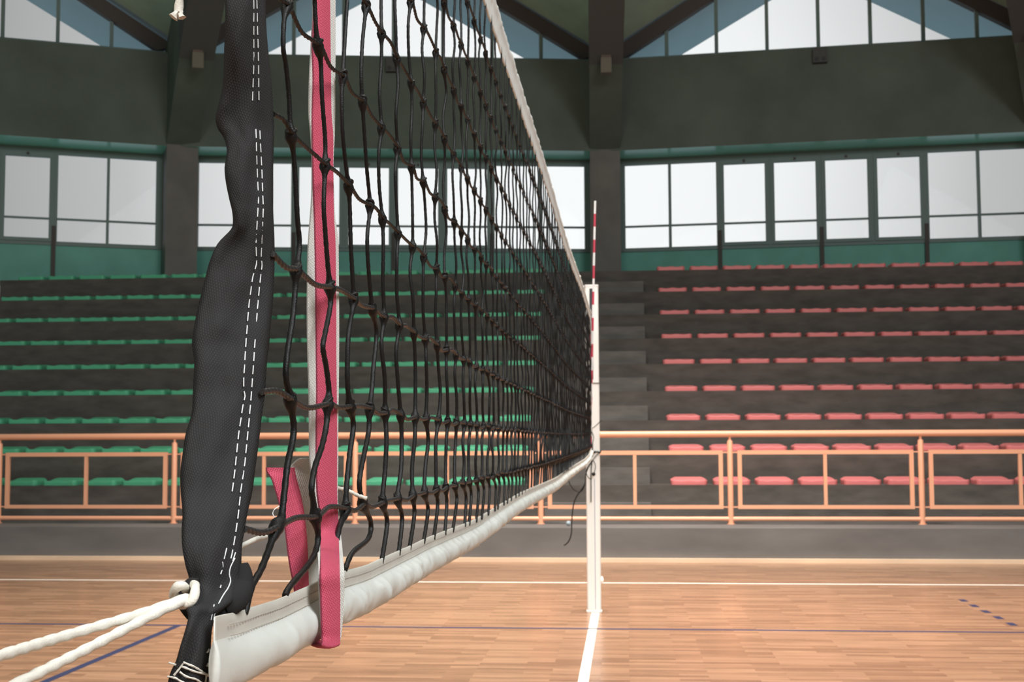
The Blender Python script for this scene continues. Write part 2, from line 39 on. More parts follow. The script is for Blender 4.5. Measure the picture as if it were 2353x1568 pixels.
([(-0.3342,0.9846,1.4343),(-0.3285,0.9821,1.4342),(-0.3242,0.9834,1.4342),(-0.3200,0.9851,1.4342),(-0.3155,0.9860,1.4342),(-0.3107,0.9859,1.4342),(-0.3060,0.9859,1.4341),(-0.3016,0.9873,1.4341),(-0.2979,0.9908,1.4342),(-0.2947,0.9960,1.4344),(-0.2915,1.0016,1.4345),(-0.2882,1.0067,1.4347),(-0.2850,1.0126,1.4348)],[(-0.3342,0.9846,1.4343),(-0.3312,0.9901,1.4344),(-0.3277,0.9939,1.4345),(-0.3240,0.9973,1.4346),(-0.3201,1.0004,1.4347),(-0.3162,1.0032,1.4348),(-0.3121,1.0056,1.4348),(-0.3079,1.0078,1.4348),(-0.3036,1.0097,1.4349),(-0.2992,1.0113,1.4349),(-0.2947,1.0126,1.4349),(-0.2901,1.0134,1.4349),(-0.2850,1.0126,1.4348)]),
([(-0.3326,0.9777,1.4190),(-0.3275,0.9762,1.4190),(-0.3231,0.9771,1.4190),(-0.3186,0.9774,1.4189),(-0.3138,0.9769,1.4189),(-0.3091,0.9766,1.4189),(-0.3048,0.9777,1.4189),(-0.3012,0.9810,1.4189),(-0.2980,0.9859,1.4190),(-0.2949,0.9912,1.4190),(-0.2916,0.9957,1.4191),(-0.2880,0.9996,1.4191),(-0.2850,1.0057,1.4192)],[(-0.3326,0.9777,1.4190),(-0.3298,0.9832,1.4191),(-0.3264,0.9870,1.4192),(-0.3228,0.9904,1.4192),(-0.3191,0.9935,1.4192),(-0.3153,0.9962,1.4192),(-0.3113,0.9987,1.4193),(-0.3073,1.0009,1.4193),(-0.3031,1.0028,1.4193),(-0.2988,1.0044,1.4193),(-0.2945,1.0057,1.4193),(-0.2900,1.0065,1.4193),(-0.2850,1.0057,1.4192)]),
([(-0.3349,0.9710,1.4024),(-0.3296,0.9697,1.4024),(-0.3246,0.9693,1.4023),(-0.3195,0.9684,1.4023),(-0.3145,0.9679,1.4023),(-0.3101,0.9690,1.4023),(-0.3063,0.9722,1.4023),(-0.3029,0.9769,1.4022),(-0.2995,0.9817,1.4022),(-0.2958,0.9855,1.4022),(-0.2918,0.9884,1.4022),(-0.2879,0.9918,1.4022),(-0.2850,0.9990,1.4022)],[(-0.3349,0.9710,1.4024),(-0.3319,0.9764,1.4024),(-0.3283,0.9803,1.4024),(-0.3245,0.9837,1.4023),(-0.3206,0.9867,1.4023),(-0.3166,0.9895,1.4023),(-0.3125,0.9920,1.4023),(-0.3082,0.9942,1.4023),(-0.3039,0.9961,1.4023),(-0.2994,0.9977,1.4022),(-0.2949,0.9989,1.4022),(-0.2902,0.9998,1.4022),(-0.2850,0.9990,1.4022)]),
([(-0.3348,0.9654,1.3892),(-0.3293,0.9634,1.3892),(-0.3240,0.9622,1.3892),(-0.3189,0.9614,1.3892),(-0.3143,0.9620,1.3892),(-0.3104,0.9647,1.3892),(-0.3069,0.9689,1.3891),(-0.3034,0.9733,1.3890),(-0.2996,0.9767,1.3890),(-0.2955,0.9791,1.3889),(-0.2913,0.9815,1.3889),(-0.2876,0.9853,1.3888),(-0.2850,0.9934,1.3887)],[(-0.3348,0.9654,1.3892),(-0.3318,0.9709,1.3892),(-0.3282,0.9747,1.3891),(-0.3245,0.9781,1.3890),(-0.3206,0.9812,1.3890),(-0.3166,0.9840,1.3890),(-0.3125,0.9864,1.3889),(-0.3082,0.9886,1.3889),(-0.3039,0.9905,1.3888),(-0.2994,0.9921,1.3888),(-0.2949,0.9934,1.3888),(-0.2902,0.9942,1.3887),(-0.2850,0.9934,1.3887)]),
([(-0.3343,0.9588,1.3747),(-0.3284,0.9557,1.3747),(-0.3232,0.9544,1.3748),(-0.3185,0.9546,1.3748),(-0.3145,0.9569,1.3747),(-0.3109,0.9606,1.3746),(-0.3073,0.9645,1.3745),(-0.3034,0.9672,1.3744),(-0.2991,0.9689,1.3743),(-0.2947,0.9705,1.3743),(-0.2908,0.9733,1.3742),(-0.2874,0.9783,1.3741),(-0.2850,0.9868,1.3738)],[(-0.3343,0.9588,1.3747),(-0.3314,0.9643,1.3745),(-0.3278,0.9681,1.3744),(-0.3241,0.9715,1.3743),(-0.3203,0.9746,1.3742),(-0.3163,0.9773,1.3741),(-0.3122,0.9798,1.3741),(-0.3080,0.9820,1.3740),(-0.3037,0.9839,1.3739),(-0.2993,0.9855,1.3739),(-0.2948,0.9868,1.3738),(-0.2901,0.9876,1.3738),(-0.2850,0.9868,1.3738)]),
([(-0.3315,0.9523,1.3603),(-0.3256,0.9485,1.3605),(-0.3209,0.9480,1.3605),(-0.3169,0.9497,1.3604),(-0.3134,0.9528,1.3603),(-0.3098,0.9560,1.3602),(-0.3059,0.9581,1.3601),(-0.3017,0.9591,1.3600),(-0.2974,0.9600,1.3600),(-0.2935,0.9622,1.3599),(-0.2902,0.9665,1.3597),(-0.2873,0.9724,1.3595),(-0.2850,0.9803,1.3591)],[(-0.3315,0.9523,1.3603),(-0.3288,0.9578,1.3601),(-0.3255,0.9616,1.3599),(-0.3220,0.9650,1.3598),(-0.3184,0.9681,1.3597),(-0.3147,0.9708,1.3595),(-0.3108,0.9733,1.3594),(-0.3068,0.9755,1.3593),(-0.3028,0.9774,1.3593),(-0.2986,0.9790,1.3592),(-0.2943,0.9803,1.3591),(-0.2899,0.9811,1.3591),(-0.2850,0.9803,1.3591)]),
([(-0.3257,0.9402,1.3449),(-0.3204,0.9367,1.3452),(-0.3166,0.9376,1.3451),(-0.3133,0.9399,1.3450),(-0.3100,0.9422,1.3448),(-0.3063,0.9435,1.3448),(-0.3023,0.9438,1.3448),(-0.2984,0.9442,1.3447),(-0.2949,0.9462,1.3446),(-0.2920,0.9502,1.3444),(-0.2896,0.9557,1.3441),(-0.2872,0.9616,1.3437),(-0.2850,0.9682,1.3434)],[(-0.3257,0.9402,1.3449),(-0.3235,0.9457,1.3446),(-0.3207,0.9495,1.3444),(-0.3177,0.9529,1.3442),(-0.3145,0.9560,1.3440),(-0.3113,0.9588,1.3439),(-0.3079,0.9612,1.3437),(-0.3044,0.9634,1.3436),(-0.3009,0.9653,1.3435),(-0.2972,0.9669,1.3434),(-0.2934,0.9682,1.3433),(-0.2894,0.9690,1.3433),(-0.2850,0.9682,1.3434)]),
([(-0.3236,0.9328,1.3328),(-0.3188,0.9303,1.3330),(-0.3154,0.9316,1.3329),(-0.3120,0.9333,1.3328),(-0.3084,0.9342,1.3327),(-0.3044,0.9341,1.3328),(-0.3005,0.9341,1.3328),(-0.2971,0.9355,1.3327),(-0.2942,0.9391,1.3324),(-0.2919,0.9443,1.3321),(-0.2897,0.9498,1.3317),(-0.2872,0.9549,1.3313),(-0.2850,0.9608,1.3309)],[(-0.3236,0.9328,1.3328),(-0.3216,0.9383,1.3324),(-0.3189,0.9421,1.3322),(-0.3161,0.9455,1.3319),(-0.3131,0.9486,1.3317),(-0.3101,0.9513,1.3315),(-0.3069,0.9538,1.3313),(-0.3036,0.9560,1.3312),(-0.3002,0.9579,1.3311),(-0.2966,0.9595,1.3310),(-0.2930,0.9608,1.3309),(-0.2892,0.9616,1.3308),(-0.2850,0.9608,1.3309)]),
([(-0.3207,0.9266,1.3208),(-0.3164,0.9251,1.3209),(-0.3131,0.9260,1.3209),(-0.3096,0.9265,1.3208),(-0.3058,0.9261,1.3209),(-0.3020,0.9257,1.3209),(-0.2986,0.9267,1.3208),(-0.2959,0.9298,1.3206),(-0.2938,0.9346,1.3202),(-0.2917,0.9399,1.3197),(-0.2895,0.9446,1.3194),(-0.2869,0.9486,1.3190),(-0.2850,0.9546,1.3185)],[(-0.3207,0.9266,1.3208),(-0.3188,0.9321,1.3203),(-0.3164,0.9359,1.3200),(-0.3139,0.9393,1.3197),(-0.3111,0.9424,1.3195),(-0.3083,0.9452,1.3193),(-0.3054,0.9476,1.3191),(-0.3023,0.9498,1.3189),(-0.2992,0.9517,1.3187),(-0.2959,0.9533,1.3186),(-0.2925,0.9546,1.3185),(-0.2890,0.9554,1.3185),(-0.2850,0.9546,1.3185)]),
([(-0.3180,0.9260,1.3084),(-0.3141,0.9248,1.3085),(-0.3107,0.9248,1.3086),(-0.3070,0.9241,1.3086),(-0.3033,0.9234,1.3087),(-0.3001,0.9240,1.3087),(-0.2975,0.9266,1.3084),(-0.2954,0.9311,1.3080),(-0.2936,0.9361,1.3075),(-0.2914,0.9404,1.3071),(-0.2890,0.9438,1.3068),(-0.2865,0.9472,1.3065),(-0.2850,0.9540,1.3058)],[(-0.3180,0.9260,1.3084),(-0.3164,0.9315,1.3079),(-0.3142,0.9353,1.3075),(-0.3118,0.9387,1.3072),(-0.3094,0.9418,1.3069),(-0.3067,0.9445,1.3067),(-0.3040,0.9470,1.3064),(-0.3012,0.9492,1.3062),(-0.2983,0.9511,1.3060),(-0.2952,0.9527,1.3059),(-0.2921,0.9540,1.3058),(-0.2888,0.9548,1.3057),(-0.2850,0.9540,1.3058)]),
([(-0.3158,0.9275,1.2990),(-0.3120,0.9260,1.2991),(-0.3085,0.9252,1.2992),(-0.3049,0.9242,1.2994),(-0.3016,0.9240,1.2994),(-0.2989,0.9258,1.2992),(-0.2968,0.9295,1.2988),(-0.2951,0.9343,1.2983),(-0.2931,0.9386,1.2979),(-0.2908,0.9418,1.2975),(-0.2883,0.9444,1.2973),(-0.2861,0.9479,1.2969),(-0.2850,0.9555,1.2961)],[(-0.3158,0.9275,1.2990),(-0.3144,0.9329,1.2984),(-0.3123,0.9368,1.2980),(-0.3102,0.9402,1.2976),(-0.3079,0.9432,1.2973),(-0.3054,0.9460,1.2970),(-0.3029,0.9485,1.2968),(-0.3002,0.9507,1.2965),(-0.2975,0.9526,1.2964),(-0.2946,0.9542,1.2962),(-0.2917,0.9554,1.2961),(-0.2886,0.9562,1.2960),(-0.2850,0.9555,1.2961)]),
([(-0.3149,0.9234,1.2917),(-0.3110,0.9214,1.2919),(-0.3074,0.9201,1.2921),(-0.3040,0.9193,1.2922),(-0.3010,0.9199,1.2921),(-0.2987,0.9227,1.2918),(-0.2969,0.9269,1.2914),(-0.2951,0.9313,1.2909),(-0.2929,0.9347,1.2905),(-0.2904,0.9370,1.2902),(-0.2879,0.9394,1.2900),(-0.2858,0.9432,1.2896),(-0.2850,0.9514,1.2886)],[(-0.3149,0.9234,1.2917),(-0.3136,0.9288,1.2911),(-0.3116,0.9327,1.2906),(-0.3095,0.9361,1.2902),(-0.3073,0.9391,1.2899),(-0.3049,0.9419,1.2896),(-0.3025,0.9444,1.2893),(-0.2999,0.9466,1.2891),(-0.2972,0.9485,1.2889),(-0.2944,0.9501,1.2887),(-0.2915,0.9513,1.2886),(-0.2885,0.9521,1.2885),(-0.2850,0.9514,1.2886)]),
([(-0.3118,0.9107,1.2855),(-0.3079,0.9081,1.2859),(-0.3045,0.9067,1.2861),(-0.3015,0.9063,1.2861),(-0.2991,0.9079,1.2860),(-0.2973,0.9114,1.2855),(-0.2957,0.9156,1.2850),(-0.2939,0.9192,1.2846),(-0.2917,0.9215,1.2843),(-0.2892,0.9233,1.2841),(-0.2870,0.9258,1.2838),(-0.2854,0.9302,1.2833),(-0.2850,0.9387,1.2823)],[(-0.3118,0.9107,1.2855),(-0.3107,0.9162,1.2849),(-0.3090,0.9200,1.2844),(-0.3071,0.9234,1.2840),(-0.3052,0.9265,1.2836),(-0.3031,0.9292,1.2833),(-0.3009,0.9317,1.2830),(-0.2986,0.9339,1.2828),(-0.2962,0.9358,1.2825),(-0.2937,0.9374,1.2824),(-0.2910,0.9387,1.2822),(-0.2883,0.9395,1.2821),(-0.2850,0.9387,1.2823)]),
([(-0.3067,0.8962,1.2814),(-0.3034,0.8930,1.2818),(-0.3007,0.8917,1.2820),(-0.2985,0.8920,1.2820),(-0.2971,0.8943,1.2817),(-0.2961,0.8980,1.2812),(-0.2950,0.9018,1.2807),(-0.2937,0.9046,1.2804),(-0.2919,0.9062,1.2802),(-0.2902,0.9078,1.2800),(-0.2888,0.9106,1.2796),(-0.2881,0.9156,1.2790),(-0.2885,0.9242,1.2779)],[(-0.3067,0.8962,1.2814),(-0.3063,0.9016,1.2807),(-0.3053,0.9055,1.2802),(-0.3042,0.9089,1.2798),(-0.3029,0.9119,1.2794),(-0.3016,0.9147,1.2790),(-0.3001,0.9172,1.2787),(-0.2985,0.9194,1.2784),(-0.2968,0.9213,1.2782),(-0.2950,0.9229,1.2780),(-0.2931,0.9241,1.2778),(-0.2910,0.9249,1.2778),(-0.2885,0.9242,1.2779)]),
([(-0.3042,0.8928,1.2759),(-0.3014,0.8893,1.2764),(-0.2994,0.8883,1.2765),(-0.2981,0.8892,1.2764),(-0.2975,0.8920,1.2760),(-0.2971,0.8957,1.2755),(-0.2965,0.8988,1.2751),(-0.2955,0.9007,1.2749),(-0.2942,0.9018,1.2747),(-0.2931,0.9035,1.2745),(-0.2926,0.9070,1.2740),(-0.2927,0.9125,1.2733),(-0.2937,0.9208,1.2721)],[(-0.3042,0.8928,1.2759),(-0.3045,0.8983,1.2751),(-0.3041,0.9021,1.2746),(-0.3036,0.9055,1.2742),(-0.3030,0.9086,1.2737),(-0.3023,0.9114,1.2734),(-0.3014,0.9138,1.2730),(-0.3005,0.9160,1.2727),(-0.2994,0.9179,1.2725),(-0.2983,0.9195,1.2723),(-0.2970,0.9208,1.2721),(-0.2956,0.9216,1.2720),(-0.2937,0.9208,1.2721)]),
([(-0.3046,0.8878,1.2677),(-0.3016,0.8840,1.2683),(-0.3000,0.8837,1.2683),(-0.2990,0.8855,1.2681),(-0.2985,0.8886,1.2676),(-0.2979,0.8916,1.2672),(-0.2969,0.8934,1.2669),(-0.2956,0.8943,1.2668),(-0.2943,0.8952,1.2667),(-0.2935,0.8976,1.2663),(-0.2933,0.9021,1.2657),(-0.2936,0.9080,1.2648),(-0.2945,0.9158,1.2637)],[(-0.3046,0.8878,1.2677),(-0.3048,0.8933,1.2669),(-0.3045,0.8971,1.2663),(-0.3041,0.9005,1.2658),(-0.3035,0.9036,1.2654),(-0.3028,0.9064,1.2650),(-0.3020,0.9088,1.2646),(-0.3011,0.9110,1.2643),(-0.3001,0.9129,1.2641),(-0.2990,0.9145,1.2638),(-0.2978,0.9158,1.2637),(-0.2964,0.9166,1.2635),(-0.2945,0.9158,1.2637)]),
([(-0.3075,0.8870,1.2574),(-0.3044,0.8833,1.2580),(-0.3028,0.8840,1.2580),(-0.3018,0.8863,1.2576),(-0.3009,0.8889,1.2572),(-0.2996,0.8905,1.2570),(-0.2980,0.8910,1.2569),(-0.2963,0.8914,1.2569),(-0.2950,0.8931,1.2566),(-0.2944,0.8968,1.2560),(-0.2943,0.9021,1.2552),(-0.2944,0.9081,1.2542),(-0.2948,0.9150,1.2532)],[(-0.3075,0.8870,1.2574),(-0.3076,0.8924,1.2566),(-0.3070,0.8963,1.2560),(-0.3064,0.8997,1.2555),(-0.3056,0.9028,1.2550),(-0.3047,0.9055,1.2546),(-0.3036,0.9080,1.2542),(-0.3025,0.9102,1.2538),(-0.3013,0.9121,1.2536),(-0.2999,0.9137,1.2533),(-0.2985,0.9150,1.2531),(-0.2969,0.9158,1.2530),(-0.2948,0.9150,1.2532)]),
([(-0.3104,0.8870,1.2471),(-0.3074,0.8841,1.2476),(-0.3057,0.8853,1.2474),(-0.3044,0.8874,1.2471),(-0.3028,0.8888,1.2469),(-0.3009,0.8891,1.2469),(-0.2988,0.8890,1.2469),(-0.2971,0.8900,1.2467),(-0.2960,0.8929,1.2463),(-0.2956,0.8978,1.2454),(-0.2954,0.9035,1.2445),(-0.2950,0.9089,1.2436),(-0.2949,0.9150,1.2425)],[(-0.3104,0.8870,1.2471),(-0.3103,0.8924,1.2462),(-0.3095,0.8963,1.2455),(-0.3086,0.8997,1.2450),(-0.3076,0.9028,1.2445),(-0.3065,0.9055,1.2440),(-0.3052,0.9080,1.2436),(-0.3038,0.9102,1.2433),(-0.3024,0.9121,1.2430),(-0.3008,0.9137,1.2427),(-0.2991,0.9150,1.2425),(-0.2973,0.9158,1.2424),(-0.2949,0.9150,1.2425)]),
([(-0.3140,0.8870,1.2397),(-0.3108,0.8848,1.2401),(-0.3090,0.8861,1.2399),(-0.3071,0.8875,1.2397),(-0.3049,0.8879,1.2396),(-0.3024,0.8876,1.2397),(-0.3001,0.8878,1.2397),(-0.2984,0.8896,1.2394),(-0.2974,0.8936,1.2387),(-0.2968,0.8989,1.2378),(-0.2962,0.9044,1.2368),(-0.2953,0.9091,1.2360),(-0.2948,0.9150,1.2350)],[(-0.3140,0.8870,1.2397),(-0.3135,0.8924,1.2387),(-0.3125,0.8963,1.2381),(-0.3113,0.8997,1.2375),(-0.3100,0.9028,1.2370),(-0.3085,0.9055,1.2365),(-0.3070,0.9080,1.2361),(-0.3053,0.9102,1.2357),(-0.3035,0.9121,1.2354),(-0.3017,0.9137,1.2351),(-0.2997,0.9150,1.2349),(-0.2975,0.9158,1.2348),(-0.2948,0.9150,1.2350)]),
([(-0.3160,0.8870,1.2309),(-0.3129,0.8854,1.2312),(-0.3108,0.8864,1.2310),(-0.3084,0.8868,1.2310),(-0.3058,0.8864,1.2311),(-0.3031,0.8860,1.2312),(-0.3010,0.8870,1.2310),(-0.2995,0.8902,1.2305),(-0.2987,0.8950,1.2296),(-0.2979,0.9003,1.2286),(-0.2969,0.9050,1.2277),(-0.2956,0.9090,1.2270),(-0.2950,0.9150,1.2259)],[(-0.3160,0.8870,1.2309),(-0.3154,0.8924,1.2298),(-0.3142,0.8963,1.2291),(-0.3129,0.8997,1.2285),(-0.3114,0.9028,1.2280),(-0.3098,0.9055,1.2275),(-0.3081,0.9080,1.2270),(-0.3063,0.9102,1.2267),(-0.3044,0.9121,1.2263),(-0.3023,0.9137,1.2260),(-0.3002,0.9150,1.2258),(-0.2979,0.9158,1.2257),(-0.2950,0.9150,1.2259)]),
([(-0.3164,0.8870,1.2162),(-0.3134,0.8857,1.2165),(-0.3108,0.8855,1.2166),(-0.3080,0.8846,1.2168),(-0.3052,0.8840,1.2169),(-0.3031,0.8850,1.2168),(-0.3016,0.8881,1.2162),(-0.3006,0.8927,1.2152),(-0.2997,0.8976,1.2143),(-0.2985,0.9015,1.2135),(-0.2969,0.9046,1.2129),(-0.2954,0.9079,1.2122),(-0.2952,0.9150,1.2108)],[(-0.3164,0.8870,1.2162),(-0.3158,0.8924,1.2151),(-0.3146,0.8963,1.2143),(-0.3132,0.8997,1.2136),(-0.3117,0.9028,1.2130),(-0.3101,0.9055,1.2125),(-0.3084,0.9080,1.2120),(-0.3065,0.9102,1.2116),(-0.3046,0.9121,1.2113),(-0.3025,0.9137,1.2110),(-0.3003,0.9150,1.2107),(-0.2980,0.9158,1.2106),(-0.2952,0.9150,1.2108)]),
([(-0.3156,0.8870,1.2059),(-0.3126,0.8852,1.2064),(-0.3098,0.8841,1.2066),(-0.3070,0.8832,1.2069),(-0.3047,0.8835,1.2068),(-0.3031,0.8859,1.2063),(-0.3021,0.8900,1.2055),(-0.3012,0.8946,1.2045),(-0.3000,0.8983,1.2037),(-0.2985,0.9010,1.2032),(-0.2968,0.9034,1.2027),(-0.2955,0.9070,1.2019),(-0.2956,0.9150,1.2002)],[(-0.3156,0.8870,1.2059),(-0.3151,0.8924,1.2048),(-0.3140,0.8963,1.2040),(-0.3128,0.8997,1.2033),(-0.3114,0.9028,1.2026),(-0.3098,0.9055,1.2021),(-0.3082,0.9080,1.2016),(-0.3065,0.9102,1.2011),(-0.3046,0.9121,1.2007),(-0.3027,0.9137,1.2004),(-0.3006,0.9150,1.2002),(-0.2984,0.9158,1.2000),(-0.2956,0.9150,1.2002)])]
STITCH_A=[[(-0.2892,0.9836,1.7649),(-0.2892,0.9838,1.7614),(-0.2892,0.9841,1.7580)],
[(-0.2893,0.9843,1.7546),(-0.2893,0.9846,1.7512),(-0.2893,0.9848,1.7477)],
[(-0.2894,0.9850,1.7443),(-0.2895,0.9857,1.7410),(-0.2897,0.9864,1.7377)],
[(-0.2898,0.9870,1.7345),(-0.2900,0.9877,1.7312),(-0.2902,0.9883,1.7279)],
[(-0.2903,0.9890,1.7246),(-0.2906,0.9900,1.7214),(-0.2908,0.9910,1.7182)],
[(-0.2911,0.9920,1.7150),(-0.2913,0.9930,1.7118),(-0.2916,0.9940,1.7086)],
[(-0.2918,0.9948,1.7054),(-0.2920,0.9957,1.7021),(-0.2923,0.9966,1.6988)],
[(-0.2925,0.9975,1.6956),(-0.2928,0.9984,1.6923),(-0.2932,0.9992,1.6890)],
[(-0.2935,1.0001,1.6856),(-0.2939,1.0010,1.6823),(-0.2941,1.0015,1.6789)],
[(-0.2944,1.0020,1.6755),(-0.2946,1.0026,1.6721),(-0.2948,1.0031,1.6686)],
[(-0.2940,1.0104,1.6471),(-0.2937,1.0101,1.6434),(-0.2935,1.0098,1.6397)],
[(-0.2933,1.0098,1.6361),(-0.2932,1.0097,1.6325),(-0.2931,1.0099,1.6290)],
[(-0.2932,1.0106,1.6256),(-0.2932,1.0113,1.6221),(-0.2933,1.0120,1.6187)],
[(-0.2932,1.0126,1.6153),(-0.2931,1.0128,1.6118),(-0.2930,1.0130,1.6084)],
[(-0.2928,1.0132,1.6048),(-0.2926,1.0131,1.6013),(-0.2923,1.0128,1.5977)],
[(-0.2921,1.0126,1.5941),(-0.2918,1.0123,1.5905),(-0.2917,1.0117,1.5869)],
[(-0.2918,1.0112,1.5833),(-0.2918,1.0108,1.5797),(-0.2920,1.0108,1.5762)],
[(-0.2922,1.0107,1.5727),(-0.2924,1.0110,1.5693),(-0.2927,1.0113,1.5658)],
[(-0.2931,1.0121,1.5624),(-0.2935,1.0129,1.5590),(-0.2938,1.0135,1.5556)],
[(-0.2940,1.0145,1.5522),(-0.2942,1.0157,1.5488),(-0.2943,1.0168,1.5454)],
[(-0.2944,1.0180,1.5419),(-0.2948,1.0183,1.5385),(-0.2956,1.0178,1.5350)],
[(-0.2964,1.0173,1.5315),(-0.2972,1.0169,1.5281),(-0.2976,1.0165,1.5245)],
[(-0.2980,1.0161,1.5210),(-0.2983,1.0159,1.5175),(-0.2987,1.0157,1.5140)],
[(-0.2991,1.0156,1.5105),(-0.2995,1.0155,1.5070),(-0.2995,1.0145,1.5034)],
[(-0.2994,1.0133,1.4998),(-0.2993,1.0120,1.4962),(-0.2992,1.0109,1.4926)],
[(-0.2991,1.0097,1.4890),(-0.2989,1.0085,1.4855),(-0.2988,1.0072,1.4819)],
[(-0.2987,1.0059,1.4784),(-0.2985,1.0047,1.4748),(-0.2982,1.0029,1.4713)],
[(-0.2978,1.0010,1.4677),(-0.2974,0.9990,1.4641),(-0.2970,0.9971,1.4606)],
[(-0.2968,0.9959,1.4571),(-0.2967,0.9950,1.4537),(-0.2966,0.9940,1.4502)],
[(-0.2966,0.9934,1.4468),(-0.2965,0.9930,1.4433),(-0.2963,0.9926,1.4398)],
[(-0.2960,0.9925,1.4362),(-0.2953,0.9928,1.4326),(-0.2955,0.9914,1.4292)],
[(-0.2958,0.9900,1.4258),(-0.2960,0.9886,1.4224),(-0.2961,0.9874,1.4190)],
[(-0.2962,0.9863,1.4156),(-0.2964,0.9853,1.4123),(-0.2966,0.9843,1.4089)],
[(-0.2968,0.9834,1.4056),(-0.2970,0.9826,1.4022),(-0.2969,0.9812,1.3989)],
[(-0.2968,0.9797,1.3956),(-0.2967,0.9784,1.3923),(-0.2966,0.9771,1.3890)],
[(-0.2963,0.9752,1.3857),(-0.2961,0.9734,1.3824),(-0.2958,0.9716,1.3792)],
[(-0.2956,0.9698,1.3759),(-0.2954,0.9679,1.3727),(-0.2952,0.9660,1.3695)],
[(-0.2950,0.9641,1.3663),(-0.2948,0.9622,1.3631),(-0.2946,0.9602,1.3600)]]
